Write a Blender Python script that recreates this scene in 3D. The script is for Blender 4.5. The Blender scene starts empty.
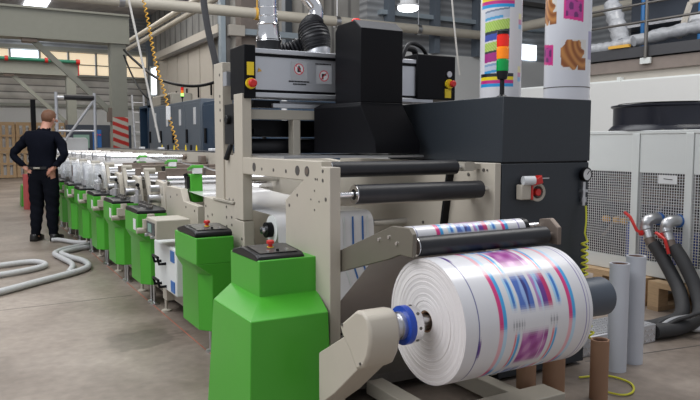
import bpy, bmesh, math, random
from mathutils import Vector, Matrix
R = math.radians
random.seed(7)
COL = bpy.context.scene.collection
PI = math.pi

# ------------------------------------------------------------------ materials
def mat(name, col, rough=.5, metal=0, noise=.08, nscale=8, bump=0, emis=None, estr=0, alpha=1, trans=0, coat=0, spec=.5, stretch=(1,1,1)):
    m = bpy.data.materials.new(name); m.use_nodes = True
    nt = m.node_tree; N = nt.nodes; L = nt.links
    b = N['Principled BSDF']
    b.inputs['Roughness'].default_value = rough; b.inputs['Metallic'].default_value = metal
    b.inputs['Coat Weight'].default_value = coat
    b.inputs['Specular IOR Level'].default_value = spec
    tc = N.new('ShaderNodeTexCoord'); mp = N.new('ShaderNodeMapping'); mp.inputs['Scale'].default_value = stretch
    L.new(tc.outputs['Object'], mp.inputs[0])
    nz = N.new('ShaderNodeTexNoise'); nz.inputs['Scale'].default_value = nscale; nz.inputs['Detail'].default_value = 5
    L.new(mp.outputs[0], nz.inputs['Vector'])
    cr = N.new('ShaderNodeMix'); cr.data_type = 'RGBA'
    L.new(nz.outputs['Fac'], cr.inputs['Factor'])
    cr.inputs[6].default_value = (*[max(0, c*(1-noise)) for c in col], 1)
    cr.inputs[7].default_value = (*[min(1, c*(1+noise)) for c in col], 1)
    L.new(cr.outputs[2], b.inputs['Base Color'])
    if bump:
        bp = N.new('ShaderNodeBump'); bp.inputs['Strength'].default_value = bump; bp.inputs['Distance'].default_value = .01
        L.new(nz.outputs['Fac'], bp.inputs['Height']); L.new(bp.outputs[0], b.inputs['Normal'])
    if emis: b.inputs['Emission Color'].default_value = (*emis, 1); b.inputs['Emission Strength'].default_value = estr
    if trans: b.inputs['Transmission Weight'].default_value = trans
    if alpha < 1: b.inputs['Alpha'].default_value = alpha
    return m
def attr_mat(name, rough=.3, coat=0):
    m = bpy.data.materials.new(name); m.use_nodes = True
    nt = m.node_tree; b = nt.nodes['Principled BSDF']
    a = nt.nodes.new('ShaderNodeVertexColor'); a.layer_name = 'print'
    nt.links.new(a.outputs['Color'], b.inputs['Base Color'])
    b.inputs['Roughness'].default_value = rough; b.inputs['Coat Weight'].default_value = coat
    return m
M = dict(
 green=mat('green_paint', (.066,.37,.028), .36, noise=.04),
 beige=mat('beige_paint', (.50,.452,.375), .45, noise=.05),
 beige2=mat('grey_beige_paint', (.42,.385,.32), .5, noise=.06),
 anth=mat('anthracite_paint', (.026,.032,.040), .42, noise=.12, nscale=60),
 anth2=mat('warm_anthracite_paint', (.055,.055,.06), .45, noise=.1, nscale=60),
 black=mat('black_paint', (.0035,.0035,.005), .42, noise=.1, spec=.18),
 blackpl=mat('black_plastic', (.009,.009,.010), .35, noise=.1, spec=.35),
 rubber=mat('black_rubber_roller', (.013,.013,.016), .40, noise=.25, nscale=10, stretch=(3,1,1)),
 hose=mat('black_rubber_hose', (.03,.03,.032), .6, noise=.2),
 chrome=mat('polished_steel', (.78,.78,.79), .16, 1, noise=.03),
 steel=mat('brushed_steel', (.60,.60,.61), .35, 1, noise=.06, nscale=30),
 alu=mat('anodised_aluminium', (.62,.63,.66), .38, .75, noise=.04),
 darksteel=mat('dark_steel', (.16,.15,.14), .4, .7),
 brown=mat('bronze_brown_casting', (.22,.175,.145), .45, .5),
 film=mat('white_film', (.76,.745,.735), .22, noise=.02, coat=.4),
 shadefilm=mat('film_with_painted_shade', (.66,.60,.58), .3, noise=.06, coat=.3),  # white film in shadow, its shade mixed into the base colour
 white=mat('white_paint', (.72,.73,.74), .5, noise=.02),
 offwhite=mat('off_white_panel', (.66,.66,.64), .6, noise=.02),
 doorpanel=mat('cream_door_panel', (.50,.46,.40), .6, noise=.06),
 chill=mat('light_grey_sheet_metal', (.70,.72,.70), .45, noise=.03),
 card=mat('cardboard', (.33,.19,.115), .8, noise=.12),
 greytube=mat('grey_plastic_tube', (.55,.57,.62), .45, noise=.05),
 tubeend=mat('tube_inner_brown', (.22,.12,.08), .8),
 red=mat('red_plastic', (.62,.025,.02), .35),
 yellow=mat('yellow_plastic', (.85,.62,.02), .4),
 yelhose=mat('yellow_green_hose', (.62,.60,.04), .4),
 orange=mat('orange_cable', (.75,.42,.06), .45),
 blue=mat('blue_plastic', (.01,.06,.42), .3),
 bluecab=mat('blue_grey_cabinet_paint', (.13,.155,.185), .42, noise=.06),
 navycab=mat('dark_blue_cabinet_paint', (.025,.055,.10), .4, noise=.06),
 crane=mat('grey_green_crane_paint', (.27,.275,.235), .5, noise=.05),
 wood=mat('pallet_wood', (.55,.38,.22), .8, noise=.25, nscale=12, stretch=(1,1,6)),
 wood2=mat('darker_pallet_wood', (.42,.29,.17), .8, noise=.3, nscale=12, stretch=(6,1,1)),
 greenpipe=mat('green_pipe_paint', (.03,.22,.13), .4),
 greypipe=mat('grey_hose_jacket', (.50,.50,.50), .7, noise=.15, nscale=40),
 pipe=mat('beige_pipe_paint', (.50,.46,.38), .5),
 whiterope=mat('white_cord', (.62,.60,.56), .6),
 concrete=mat('concrete_beam', (.24,.20,.175), .85, noise=.2, nscale=6, bump=.3),
 wrap=mat('clear_stretch_wrap', (.72,.73,.75), .25, noise=.2, nscale=14, bump=.8, coat=.5),
 navy=mat('navy_sweater', (.006,.007,.012), .9, noise=.2, spec=.05),
 trouser=mat('dark_work_trousers', (.007,.008,.012), .9, noise=.2, spec=.05),
 skin=mat('skin', (.55,.27,.19), .5, noise=.05),
 hair=mat('brown_hair', (.15,.065,.032), .6, noise=.3, nscale=60),
 leather=mat('black_leather', (.012,.011,.011), .4),
 glassdark=mat('dark_display_glass', (.03,.05,.06), .1),
 label=mat('white_label', (.75,.75,.75), .5),
 fancol=mat('blue_black_fan_housing', (.012,.013,.022), .3, noise=.1),
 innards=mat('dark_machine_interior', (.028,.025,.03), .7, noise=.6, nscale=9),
 bluebox=mat('blue_paint', (.03,.14,.42), .4),
 rackblue=mat('rack_blue_paint', (.02,.16,.42), .4),
 navyw=mat('rack_dark_sheet', (.04,.05,.07), .6),
 trayblue=mat('galvanised_tray', (.36,.42,.46), .5, .3),
 frontgrey=mat('lamp_housing', (.5,.5,.5), .5),
 acrylic=mat('clear_acrylic', (.7,.73,.76), .05, alpha=.22, noise=.02, coat=1),
 filmend=mat('matte_film_edge', (.74,.70,.69), .6, noise=.03, nscale=30, spec=.25),
 wrapg=mat('grey_stretch_wrap', (.46,.47,.49), .3, noise=.35, nscale=16, bump=.8, coat=.3),
 armshade=mat('shade_toned_beige_steel', (.19,.168,.135), .42, .3),  # beige nip arm in shadow, the darkening is part of this colour
)
def emi(name, c, s):
    return mat(name, c, .5, emis=c, estr=s)
M['lamp'] = emi('glowing_lamp', (.9,.93,1), 9)
M['skylight'] = emi('daylight_panel', (.86,.92,1), 3.2)
M['winlight'] = emi('daylight_window', (.82,.9,1), 2.2)
M['winwarm'] = emi('blinded_daylight_window', (.95,.78,.55), .62)
M['redlight'] = mat('red_lens', (.75,.02,.01), .2, emis=(.8,.02,.01), estr=.25)
M['amberlight'] = mat('amber_lens', (.9,.25,.01), .2, emis=(.9,.2,.0), estr=.3)
M['greenlight'] = mat('green_lens', (.0,.32,.06), .2, emis=(0,.3,.06), estr=.15)
M['greenglow'] = emi('lit_green_lens', (.35,.9,.15), 2)
M['cabglow'] = emi('lit_cyan_lamp', (.55,.85,1), 4)
M['screen'] = emi('lit_screen', (.16,.26,.22), .22)
M['print'] = attr_mat('printed_film', .28, .3)
M['sticker'] = attr_mat('printed_sticker', .4)

def floor_mat():
    m = bpy.data.materials.new('worn_concrete_floor'); m.use_nodes = True
    nt = m.node_tree; N = nt.nodes; L = nt.links; b = N['Principled BSDF']
    tc = N.new('ShaderNodeTexCoord')
    def noise(s, d=6, dist=0):
        n = N.new('ShaderNodeTexNoise'); n.inputs['Scale'].default_value = s; n.inputs['Detail'].default_value = d
        n.inputs['Distortion'].default_value = dist; L.new(tc.outputs['Object'], n.inputs['Vector']); return n
    n1, n2, n3 = noise(1.3, 8, .4), noise(14, 6), noise(.45, 3, 1)
    r = N.new('ShaderNodeValToRGB'); r.color_ramp.elements[0].position = .3; r.color_ramp.elements[1].position = .72
    r.color_ramp.elements[0].color = (.185,.148,.120,1); r.color_ramp.elements[1].color = (.36,.302,.255,1)
    L.new(n1.outputs['Fac'], r.inputs[0])
    mx = N.new('ShaderNodeMix'); mx.data_type = 'RGBA'; mx.blend_type = 'OVERLAY'; mx.inputs['Factor'].default_value = .35
    L.new(r.outputs[0], mx.inputs[6]); L.new(n2.outputs['Fac'], mx.inputs[7])
    # dark oil stain with its own outline
    sep = N.new('ShaderNodeVectorMath'); sep.operation = 'SUBTRACT'; sep.inputs[1].default_value = (1.02, 4.72, 0); L.new(tc.outputs['Object'], sep.inputs[0])
    sc = N.new('ShaderNodeVectorMath'); sc.operation = 'MULTIPLY'; sc.inputs[1].default_value = (3.4, 4.4, 0); L.new(sep.outputs[0], sc.inputs[0])
    ad = N.new('ShaderNodeVectorMath'); ad.operation = 'ADD'; L.new(sc.outputs[0], ad.inputs[0])
    nn = noise(7, 3); ml = N.new('ShaderNodeVectorMath'); ml.operation = 'SCALE'; ml.inputs['Scale'].default_value = 1.5
    sb = N.new('ShaderNodeVectorMath'); sb.operation = 'SUBTRACT'; sb.inputs[1].default_value = (.5,.5,.5)
    L.new(nn.outputs['Color'], sb.inputs[0]); L.new(sb.outputs[0], ml.inputs[0]); L.new(ml.outputs[0], ad.inputs[1])
    ln = N.new('ShaderNodeVectorMath'); ln.operation = 'LENGTH'; L.new(ad.outputs[0], ln.inputs[0])
    mr = N.new('ShaderNodeMapRange'); mr.inputs[1].default_value = .85; mr.inputs[2].default_value = 1.05; mr.inputs[3].default_value = .62; mr.inputs[4].default_value = 1
    L.new(ln.outputs['Value'], mr.inputs[0])
    mu = N.new('ShaderNodeMix'); mu.data_type = 'RGBA'; mu.blend_type = 'MULTIPLY'; mu.inputs['Factor'].default_value = .8
    L.new(mx.outputs[2], mu.inputs[6]); L.new(mr.outputs[0], mu.inputs[7])
    # broad wear
    r3 = N.new('ShaderNodeMapRange'); r3.inputs[1].default_value = .35; r3.inputs[2].default_value = .65; r3.inputs[3].default_value = .88; r3.inputs[4].default_value = 1.1
    L.new(n3.outputs['Fac'], r3.inputs[0])
    m2 = N.new('ShaderNodeMix'); m2.data_type = 'RGBA'; m2.blend_type = 'MULTIPLY'; m2.inputs['Factor'].default_value = 1
    L.new(mu.outputs[2], m2.inputs[6]); L.new(r3.outputs[0], m2.inputs[7])
    L.new(m2.outputs[2], b.inputs['Base Color'])
    b.inputs['Roughness'].default_value = .42; b.inputs['Specular IOR Level'].default_value = .35
    bp = N.new('ShaderNodeBump'); bp.inputs['Strength'].default_value = .12; bp.inputs['Distance'].default_value = .01
    L.new(n2.outputs['Fac'], bp.inputs['Height']); L.new(bp.outputs[0], b.inputs['Normal'])
    return m
def wave_mat(name, c1, c2, scale, direction='X', rough=.6, planks=False):
    m = bpy.data.materials.new(name); m.use_nodes = True
    nt = m.node_tree; N = nt.nodes; L = nt.links; b = N['Principled BSDF']
    tc = N.new('ShaderNodeTexCoord'); w = N.new('ShaderNodeTexWave'); w.bands_direction = direction
    w.inputs['Scale'].default_value = scale; w.inputs['Distortion'].default_value = .0
    L.new(tc.outputs['Object'], w.inputs['Vector'])
    n = N.new('ShaderNodeTexNoise'); n.inputs['Scale'].default_value = 1.5; n.inputs['Detail'].default_value = 6; L.new(tc.outputs['Object'], n.inputs['Vector'])
    r = N.new('ShaderNodeValToRGB'); r.color_ramp.elements[0].color = (*c1,1); r.color_ramp.elements[1].color = (*c2,1)
    if planks: r.color_ramp.elements[0].position = .02; r.color_ramp.elements[1].position = .12
    L.new(w.outputs['Fac'], r.inputs[0])
    mx = N.new('ShaderNodeMix'); mx.data_type = 'RGBA'; mx.blend_type = 'OVERLAY'; mx.inputs['Factor'].default_value = .5
    L.new(r.outputs[0], mx.inputs[6]); L.new(n.outputs['Fac'], mx.inputs[7]); L.new(mx.outputs[2], b.inputs['Base Color'])
    bp = N.new('ShaderNodeBump'); bp.inputs['Distance'].default_value = .02; L.new(w.outputs['Fac'], bp.inputs['Height']); L.new(bp.outputs[0], b.inputs['Normal'])
    b.inputs['Roughness'].default_value = rough
    return m
M['floor'] = floor_mat()
M['corr'] = wave_mat('corrugated_grey_sheet', (.24,.25,.26), (.36,.37,.38), 2.2, 'Z')
M['ceil'] = wave_mat('corrugated_roof_sheet', (.36,.33,.31), (.50,.46,.44), 1.2, 'Y')
M['plank'] = wave_mat('board_marked_concrete', (.16,.15,.14), (.46,.44,.40), 1.1, 'Z', planks=True)
M['wallpan'] = wave_mat('vertical_wall_panels', (.085,.083,.080), (.23,.225,.21), .42, 'Y', planks=True)

# ------------------------------------------------------------------ mesh helpers
class MB:
    def __init__(s): s.bm = bmesh.new()
    def _new(s, vs, fs):
        v = [s.bm.verts.new(p) for p in vs]
        for f in fs:
            try: s.bm.faces.new([v[i] for i in f])
            except ValueError: pass
        return s
    def box(s, x0, x1, y0, y1, z0, z1):
        vs = [(x,y,z) for x in (x0,x1) for y in (y0,y1) for z in (z0,z1)]
        return s._new(vs, [(0,1,3,2),(4,6,7,5),(0,4,5,1),(2,3,7,6),(0,2,6,4),(1,5,7,3)])
    def prism(s, poly, axis, a, b):        # poly in the two other axes (in xyz order)
        def mk(p, t): q = list(p); q.insert({'x':0,'y':1,'z':2}[axis], t); return tuple(q)
        n = len(poly); vs = [mk(p,a) for p in poly] + [mk(p,b) for p in poly]
        fs = [tuple(range(n))[::-1], tuple(range(n,2*n))] + [(i,(i+1)%n,n+(i+1)%n,n+i) for i in range(n)]
        return s._new(vs, fs)
    def loft(s, rings, cap=True):
        n = len(rings[0]); vs = [p for r in rings for p in r]; fs = []
        for k in range(len(rings)-1):
            for i in range(n): fs.append((k*n+i, k*n+(i+1)%n, (k+1)*n+(i+1)%n, (k+1)*n+i))
        if cap: fs += [tuple(range(n))[::-1], tuple(range((len(rings)-1)*n, len(rings)*n))]
        return s._new(vs, fs)
    def lathe(s, p0, axis, prof, seg=24, cap=True):   # prof: (distance along axis, radius)
        p0 = Vector(p0); ax = Vector(axis).normalized()
        u = ax.orthogonal().normalized(); w = ax.cross(u)
        rings = [[p0+ax*d+(u*math.cos(2*PI*i/seg)+w*math.sin(2*PI*i/seg))*max(r,1e-5) for i in range(seg)] for d,r in prof]
        return s.loft(rings, cap)
    def cyl(s, p0, p1, r, seg=24, r2=None):
        p0, p1 = Vector(p0), Vector(p1); d = (p1-p0).length
        return s.lathe(p0, p1-p0, [(0,r),(d,r if r2 is None else r2)], seg)
    def pipe(s, p0, p1, ro, ri, seg=28):
        p0, p1 = Vector(p0), Vector(p1); d = (p1-p0).length
        return s.lathe(p0, p1-p0, [(0,ri),(0,ro),(d,ro),(d,ri),(0,ri)], seg, cap=False)
    def tube(s, pts, r, seg=8):
        pts = [Vector(p) for p in pts]; n = len(pts); rings = []; u = None
        for i,p in enumerate(pts):
            t = (pts[min(i+1,n-1)]-pts[max(i-1,0)]).normalized()
            if u is None: u = t.orthogonal().normalized()
            u = (u - t*u.dot(t))
            u = u.normalized() if u.length > 1e-6 else t.orthogonal().normalized()
            w = t.cross(u)
            rr = r(i/(n-1)) if callable(r) else r
            rings.append([p+(u*math.cos(2*PI*k/seg)+w*math.sin(2*PI*k/seg))*rr for k in range(seg)])
        return s.loft(rings)
    def bar(s, p0, p1, w, h):              # square bar between two points
        p0, p1 = Vector(p0), Vector(p1); t = (p1-p0).normalized()
        up = Vector((0,0,1)) if abs(t.z) < .98 else Vector((0,1,0))
        a = t.cross(up).normalized()*w/2; b = a.cross(t).normalized()*h/2
        return s.loft([[p+a+b, p-a+b, p-a-b, p+a-b] for p in (p0,p1)])
    def ball(s, c, r, sc=(1,1,1), seg=16):
        m = Matrix.Translation(c) @ Matrix.Diagonal((*[r*k for k in sc],1))
        bmesh.ops.create_uvsphere(s.bm, u_segments=seg, v_segments=max(6,seg//2), radius=1, matrix=m); return s
    def build(s, name, material, parent=None, bevel=0, smooth=True, off=None):
        bm = s.bm
        bmesh.ops.recalc_face_normals(bm, faces=bm.faces)
        if off is None:
            if parent is not None: off = root_loc(parent)
            else:
                xs = [v.co for v in bm.verts]
                off = Vector(((min(v.x for v in xs)+max(v.x for v in xs))/2, (min(v.y for v in xs)+max(v.y for v in xs))/2, min(v.z for v in xs)))
        bmesh.ops.translate(bm, verts=bm.verts, vec=-off)
        me = bpy.data.meshes.new(name)
        for f in bm.faces: f.smooth = smooth
        bm.to_mesh(me); bm.free()
        if smooth: me.set_sharp_from_angle(angle=R(32))
        me.materials.append(material)
        o = bpy.data.objects.new(name, me); COL.objects.link(o)
        if parent is not None: o.parent = parent
        else: o.location = off
        o['_off'] = list(off)
        if bevel:
            bv = o.modifiers.new('bevel', 'BEVEL'); bv.width = bevel; bv.segments = 2; bv.limit_method = 'ANGLE'; bv.angle_limit = R(35); bv.harden_normals = False
        return o
def build_each(mb, name, material, parent, **kw):    # every loose piece becomes a part of its own
    bm = mb.bm; seen = set(); out = []
    bm.verts.ensure_lookup_table(); groups = []
    for v in bm.verts:
        if v in seen: continue
        st = [v]; seen.add(v); g = []
        while st:
            q = st.pop(); g.append(q)
            for e in q.link_edges:
                w = e.other_vert(q)
                if w not in seen: seen.add(w); st.append(w)
        groups.append(g)
    for g in groups:
        n = MB(); mp = {v: n.bm.verts.new(v.co) for v in g}; fs = {f for v in g for f in v.link_faces}
        for f in fs: n.bm.faces.new([mp[v] for v in f.verts])
        out.append(n.build(name, material, parent, **kw))
    bm.free(); return out
MB.each = lambda s, name, material, parent, **kw: build_each(s, name, material, parent, **kw)
def root_loc(o):
    v = Vector(o.location)
    while o.parent: o = o.parent; v += Vector(o.location)
    return v
def tag(o, label, cat, group=None, kind=None):
    if label: o['label'] = label
    if cat: o['category'] = cat
    if group: o['group'] = group
    if kind: o['kind'] = kind
    return o
def thing(name, loc, label, cat, group=None):
    o = bpy.data.objects.new(name, None); o.location = loc; o.empty_display_size = .1
    COL.objects.link(o); return tag(o, label, cat, group)
def struct(o): o['kind'] = 'structure'; return o
def copy_tree(o, parent=None):
    c = o.copy(); COL.objects.link(c)
    if parent is not None: c.parent = parent
    for ch in list(o.children): copy_tree(ch, c)
    return c
def place(proto, used, loc, label):
    o = copy_tree(proto) if used else proto
    o.location = loc; o['label'] = label
    return o
def spline(pts, n=8):
    pts = [Vector(p) for p in pts]; out = []
    P = [pts[0]*2-pts[1]] + pts + [pts[-1]*2-pts[-2]]
    for i in range(1, len(P)-2):
        a,b,c,d = P[i-1:i+3]
        for k in range(n):
            t = k/n
            out.append(.5*((2*b)+(c-a)*t+(2*a-5*b+4*c-d)*t*t+(3*b-a-3*c+d)*t**3))
    out.append(pts[-1]); return out
def coil(pts, r, turns, n=None, taper=None):
    base = spline(pts, 24); out = []; N = turns*12
    import bisect
    cum = [0]
    for a,b in zip(base, base[1:]): cum.append(cum[-1]+(b-a).length)
    for i in range(N+1):
        d = cum[-1]*i/N; k = min(max(bisect.bisect_left(cum, d),1), len(cum)-1)
        t = (d-cum[k-1])/max(cum[k]-cum[k-1],1e-9); p = base[k-1].lerp(base[k], t); tg = (base[k]-base[k-1]).normalized()
        u = tg.cross(Vector((0,1,0.01))).normalized(); w = tg.cross(u); a = 2*PI*i/12
        out.append(p+(u*math.cos(a)+w*math.sin(a))*r)
    return out
def color_mesh(name, verts, faces, cols, material, parent=None, off=None):
    off = off if off is not None else (root_loc(parent) if parent is not None else Vector((0,0,0)))
    me = bpy.data.meshes.new(name); me.from_pydata([Vector(v)-off for v in verts], [], faces)
    ca = me.color_attributes.new('print', 'FLOAT_COLOR', 'POINT')
    buf = []
    for c in cols: buf += [c[0],c[1],c[2],1]
    ca.data.foreach_set('color', buf)
    me.polygons.foreach_set('use_smooth', [True]*len(me.polygons)); me.update()
    me.materials.append(material)
    o = bpy.data.objects.new(name, me); COL.objects.link(o)
    if parent is not None: o.parent = parent
    else: o.location = off
    return o
def printed_cyl(name, p0, p1, r, fn, nu, nv, parent=None, off=None):
    """skin of a cylinder, fn(distance along axis, angle) -> linear rgb"""
    p0, p1 = Vector(p0), Vector(p1); ax = (p1-p0); Ln = ax.length; ax.normalize()
    ref = Vector((0,0,1)) if abs(ax.z) < .9 else Vector((0,-1,0))
    u = (ref-ax*ref.dot(ax)).normalized(); w = ax.cross(u)
    vs, cs, fs = [], [], []
    for i in range(nu+1):
        for j in range(nv):
            a = 2*PI*j/nv; vs.append(p0+ax*Ln*i/nu+(u*math.cos(a)+w*math.sin(a))*r); cs.append(fn(Ln*i/nu, a))
    for i in range(nu):
        for j in range(nv): fs.append((i*nv+j, (i+1)*nv+j, (i+1)*nv+(j+1)%nv, i*nv+(j+1)%nv))
    return color_mesh(name, vs, fs, cs, M['print'], parent, off)
def flat_print(name, o, u, v, nu, nv, fn, parent, material=None):
    o, u, v = Vector(o), Vector(u), Vector(v); vs, cs, fs = [], [], []
    for i in range(nu+1):
        for j in range(nv+1): vs.append(o+u*i/nu+v*j/nv); cs.append(fn(i/nu, j/nv))
    for i in range(nu):
        for j in range(nv): fs.append((i*(nv+1)+j, (i+1)*(nv+1)+j, (i+1)*(nv+1)+j+1, i*(nv+1)+j+1))
    return color_mesh(name, vs, fs, cs, material or M['sticker'], parent)

# ------------------------------------------------------------------ setting
def quadbox(name, a, b, t, z0, z1, m):     # wall between ground points a and b, thickness t to the left of a->b
    a, b = Vector((*a,0)), Vector((*b,0)); n = Vector((-(b-a).y, (b-a).x, 0)).normalized()*t
    return MB().prism([(a.x,a.y),(b.x,b.y),((b+n).x,(b+n).y),((a+n).x,(a+n).y)], 'z', z0, z1).build(name, m, off=Vector((0,0,0)), smooth=False)
struct(MB().box(-9,14,-4,31.3,-.05,0).build('floor', M['floor'], off=Vector((0,0,0)), smooth=False))
struct(MB().box(-9,14,8,31.3,6.8,6.9).build('ceiling', M['ceil'], off=Vector((0,0,0)), smooth=False))
struct(quadbox('wall_back', (-9,31), (7.3,31), .3, 0, 2.93, M['offwhite']))
struct(quadbox('wall_back', (-9,30.95), (7.3,30.95), .3, 2.93, 4.2, M['plank']))
struct(quadbox('wall_back', (-9,31), (7.3,31), .3, 5.15, 6.8, M['corr']))
struct(quadbox('wall_right', (7.2,31), (7.2,12), .3, 4.75, 6.8, M['wallpan'])) if False else None
wr = struct(MB().box(7.2,7.45,12.3,31,0,6.8).build('wall_right', M['wallpan'], off=Vector((0,0,0)), smooth=False))
wt = struct(MB().box(7.2,13,12,12.3,3.25,6.8).build('wall_middle', M['corr'], off=Vector((0,0,0)), smooth=False))
struct(MB().box(7.2,13,11.95,12.3,0,3.25).build('wall_middle', M['offwhite'], off=Vector((0,0,0)), smooth=False))
struct(MB().box(12.8,13,-1,12,0,6.8).build('wall_far_right', M['corr'], off=Vector((0,0,0)), smooth=False))
# row of high windows in the back wall
for i in range(9):
    x0 = -2.6+i*1.1
    w = struct(MB().box(x0, x0+1.04, 31.0, 31.06, 4.22, 5.13).build('window_%d' % (i+1), M['winwarm'] if i not in (1,4) else M['winlight'], off=Vector((0,0,0)), smooth=False))
    f = MB().box(x0-.03,x0+.03,30.93,31.05,4.2,5.15).box(x0,x0+1.1,30.93,31.05,4.62,4.66)
    f.build('window_frame', M['crane'], w)
struct(MB().box(-9,7.2,30.7,31,5.15,5.3).box(-9,7.2,30.6,30.95,4.12,4.2).box(-9,7.2,30.85,30.98,2.85,2.97).build('trim_1', M['crane'], off=Vector((0,0,0)), smooth=False))
struct(MB().box(-9,7.2,30.94,31,1.7,1.76).build('trim_2', M['chill'], off=Vector((0,0,0)), smooth=False))
# sliding doors of the right wall, seen beyond the cabinets
for i in range(5):
    y0 = 21.5+i*1.38
    d = struct(MB().box(7.1,7.2,y0,y0+1.3,0,4.7).build('door_%d' % (i+1), M['doorpanel'], off=Vector((0,0,0)), smooth=False))
    MB().box(7.06,7.12,y0+.08,y0+.16,2.9,3.3).build('door_handle', M['black'], d)
struct(MB().box(6.95,7.2,20.5,28.4,4.72,5.0).build('trim_3', M['doorpanel'], off=Vector((0,0,0)), smooth=False))
struct(MB().box(6.9,7.05,19.5,27.5,4.6,4.72).build('trim_4', M['darksteel'], off=Vector((0,0,0)), smooth=False))
w = struct(MB().box(7.1,7.19,28.6,29.7,3.4,4.5).build('window_10', M['winlight'], off=Vector((0,0,0)), smooth=False))
MB().box(7.05,7.2,28.5,28.6,3.3,4.6).box(7.05,7.2,29.7,29.8,3.3,4.6).build('window_frame', M['crane'], w)
for i,(y,wd) in enumerate([(13.9,.14),(15.6,.22),(17.6,.15),(20.1,.6),(29.9,.35)]):
    struct(MB().box(7.02,7.2,y,y+wd,0,6.8).build('trim_%d' % (5+i), M['bluecab'] if i else M['doorpanel'], off=Vector((0,0,0)), smooth=False))
# roof skylights and roof beams
for i,(x0,y0) in enumerate([(2.3,27.5),(5.0,22.0),(-1,22.0)]):
    struct(MB().box(x0,x0+.82,y0,y0+3.4,6.74,6.8).build('window_%d' % (11+i), M['skylight'], off=Vector((0,0,0)), smooth=False))
for i,z in enumerate([3.95,4.5,5.3]):
    struct(MB().box(7.45,12.8,11.85,12,z,z+.09).build('trim_%d' % (13+i), M['darksteel'] if i else M['trayblue'], off=Vector((0,0,0)), smooth=False))
for i,x in enumerate([7.6,8.75,9.9,11.05]):
    struct(MB().box(x,x+.14,11.8,12,3.25,6.8).build('trim_%d' % (16+i), M['bluecab'], off=Vector((0,0,0)), smooth=False))
w = struct(MB().box(11.25,11.8,11.93,11.97,3.28,3.63).build('window_14', M['winlight'], off=Vector((0,0,0)), smooth=False))

# white partition panels and mezzanine on the right
struct(quadbox('wall_partition', (8.55,3.0), (8.0,7.1), .12, 0, 2.2, M['offwhite']))
struct(quadbox('wall_partition', (8.0,7.1), (7.8,8.6), .12, 0, 2.2, M['offwhite']))
p = MB(); 
for t in (.86,.43): 
    q = Vector((8.55,3.0,0)).lerp(Vector((8.0,7.1,0)), t); p.box(q.x-.05,q.x+.02,q.y-.03,q.y+.03,0,2.27)
p.prism([(8.52,3.0),(7.77,8.6),(7.83,8.6),(8.6,3.0)],'z',2.19,2.23)
struct(p.build('trim_20', M['chill'], off=Vector((0,0,0)), smooth=False))

# ------------------------------------------------------------------ steel portals on the left
def portal(name, y, xl, xr, zb, zt, colx, label, stripes):
    t = thing(name, (colx[0], y, 0), label, 'steel portal', None)
    MB().box(xl,xr,y-.18,y+.18,zb,zt).box(xl,xr,y-.24,y+.24,zt-.03,zt+.02).box(xl,xr,y-.24,y+.24,zb-.02,zb+.03).build('beam', M['crane'], t)
    MB().box(colx[0],colx[1],y-.17,y+.17,0,zb).box(colx[0]-.06,colx[1]+.06,y-.25,y+.25,0,.03).build('column', M['crane'], t)
    MB().bar((colx[0]-1.8,y,zb+.02),(colx[0]+.05,y,zb-1.75),.12,.13).build('brace', M['crane'], t)
    MB().box(colx[0]-1.98,colx[0]-1.66,y-.15,y+.15,zb-.1,zb-.02).box(colx[0]-.08,colx[0]+.02,y-.14,y+.14,zb-1.95,zb-1.6).build('brace_plate', M['brown'], t)
    if stripes:
        x0,x1 = colx
        flat_print('hazard_stripes', (x0,y-.175,1.0), (x1-x0,0,0), (0,0,1.0), 24, 80,
            lambda u,v: (.55,.04,.03) if ((v*5+u*.7) % 1) < .5 else (.55,.53,.46), t)
    return t
portal('crane_portal', 18, -9, 3.74, 3.83, 4.52, (3.28,3.66), 'front grey-green steel portal with red and white hazard stripes on its column', True)
portal('crane_portal', 26.5, -9, 3.7, 3.76, 4.27, (3.3,3.62), 'rear grey-green steel portal without stripes, behind the striped one', False)
t = thing('pipe_run', (-3,26.2,4.3), 'green pipe with red clips fixed along the rear portal beam', 'pipe')
MB().cyl((-9,26.18,4.23),(3.62,26.18,4.23),.06,12).build('pipe', M['greenpipe'], t)
for x in (1.35,2.6): MB().pipe((x,26.18,4.23),(x+.1,26.18,4.23),.09,.05,12).build('clip', M['red'], t)
MB().cyl((3.62,26.18,4.23),(3.75,26.18,4.23),.09,12).cyl((3.7,26.18,4.23),(3.7,26.18,3.75),.02,8).build('end_valve', M['red'], t)
# beige pipe across the hall, tube lamps on wall
t = thing('overhead_pipe', (5,11.7,3.6), 'long beige pipe running across the hall overhead', 'pipe')
MB().cyl((.6,11.7,3.66),(9.9,11.7,3.69),.095,16).build('pipe', M['pipe'], t)
for x in (2.3,4.66,6.3,8.2): MB().pipe((x,11.7,3.67),(x+.09,11.7,3.67),.11,.09,16).cyl((x+.05,11.7,3.7),(x+.05,11.7,6.8),.012,6).build('pipe_clamp', M['orange'] if x == 4.66 else M['steel'], t)
tag(MB().cyl((9.98,11.6,3.7),(9.98,7.2,3.7),.095,14).build('overhead_pipe', M['pipe']), 'short beige pipe behind the tall printed sleeves, running toward the gallery', 'pipe')
for z,x,lb in ((4.9,5.2,'upper'),(4.72,5.3,'lower')):
    tag(MB().cyl((x,14.2,z),(x,27,z),.075,12).build('overhead_pipe', M['pipe']), lb+' of two parallel pale pipes hung under the roof above the blue-grey cabinets', 'pipe')
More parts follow.
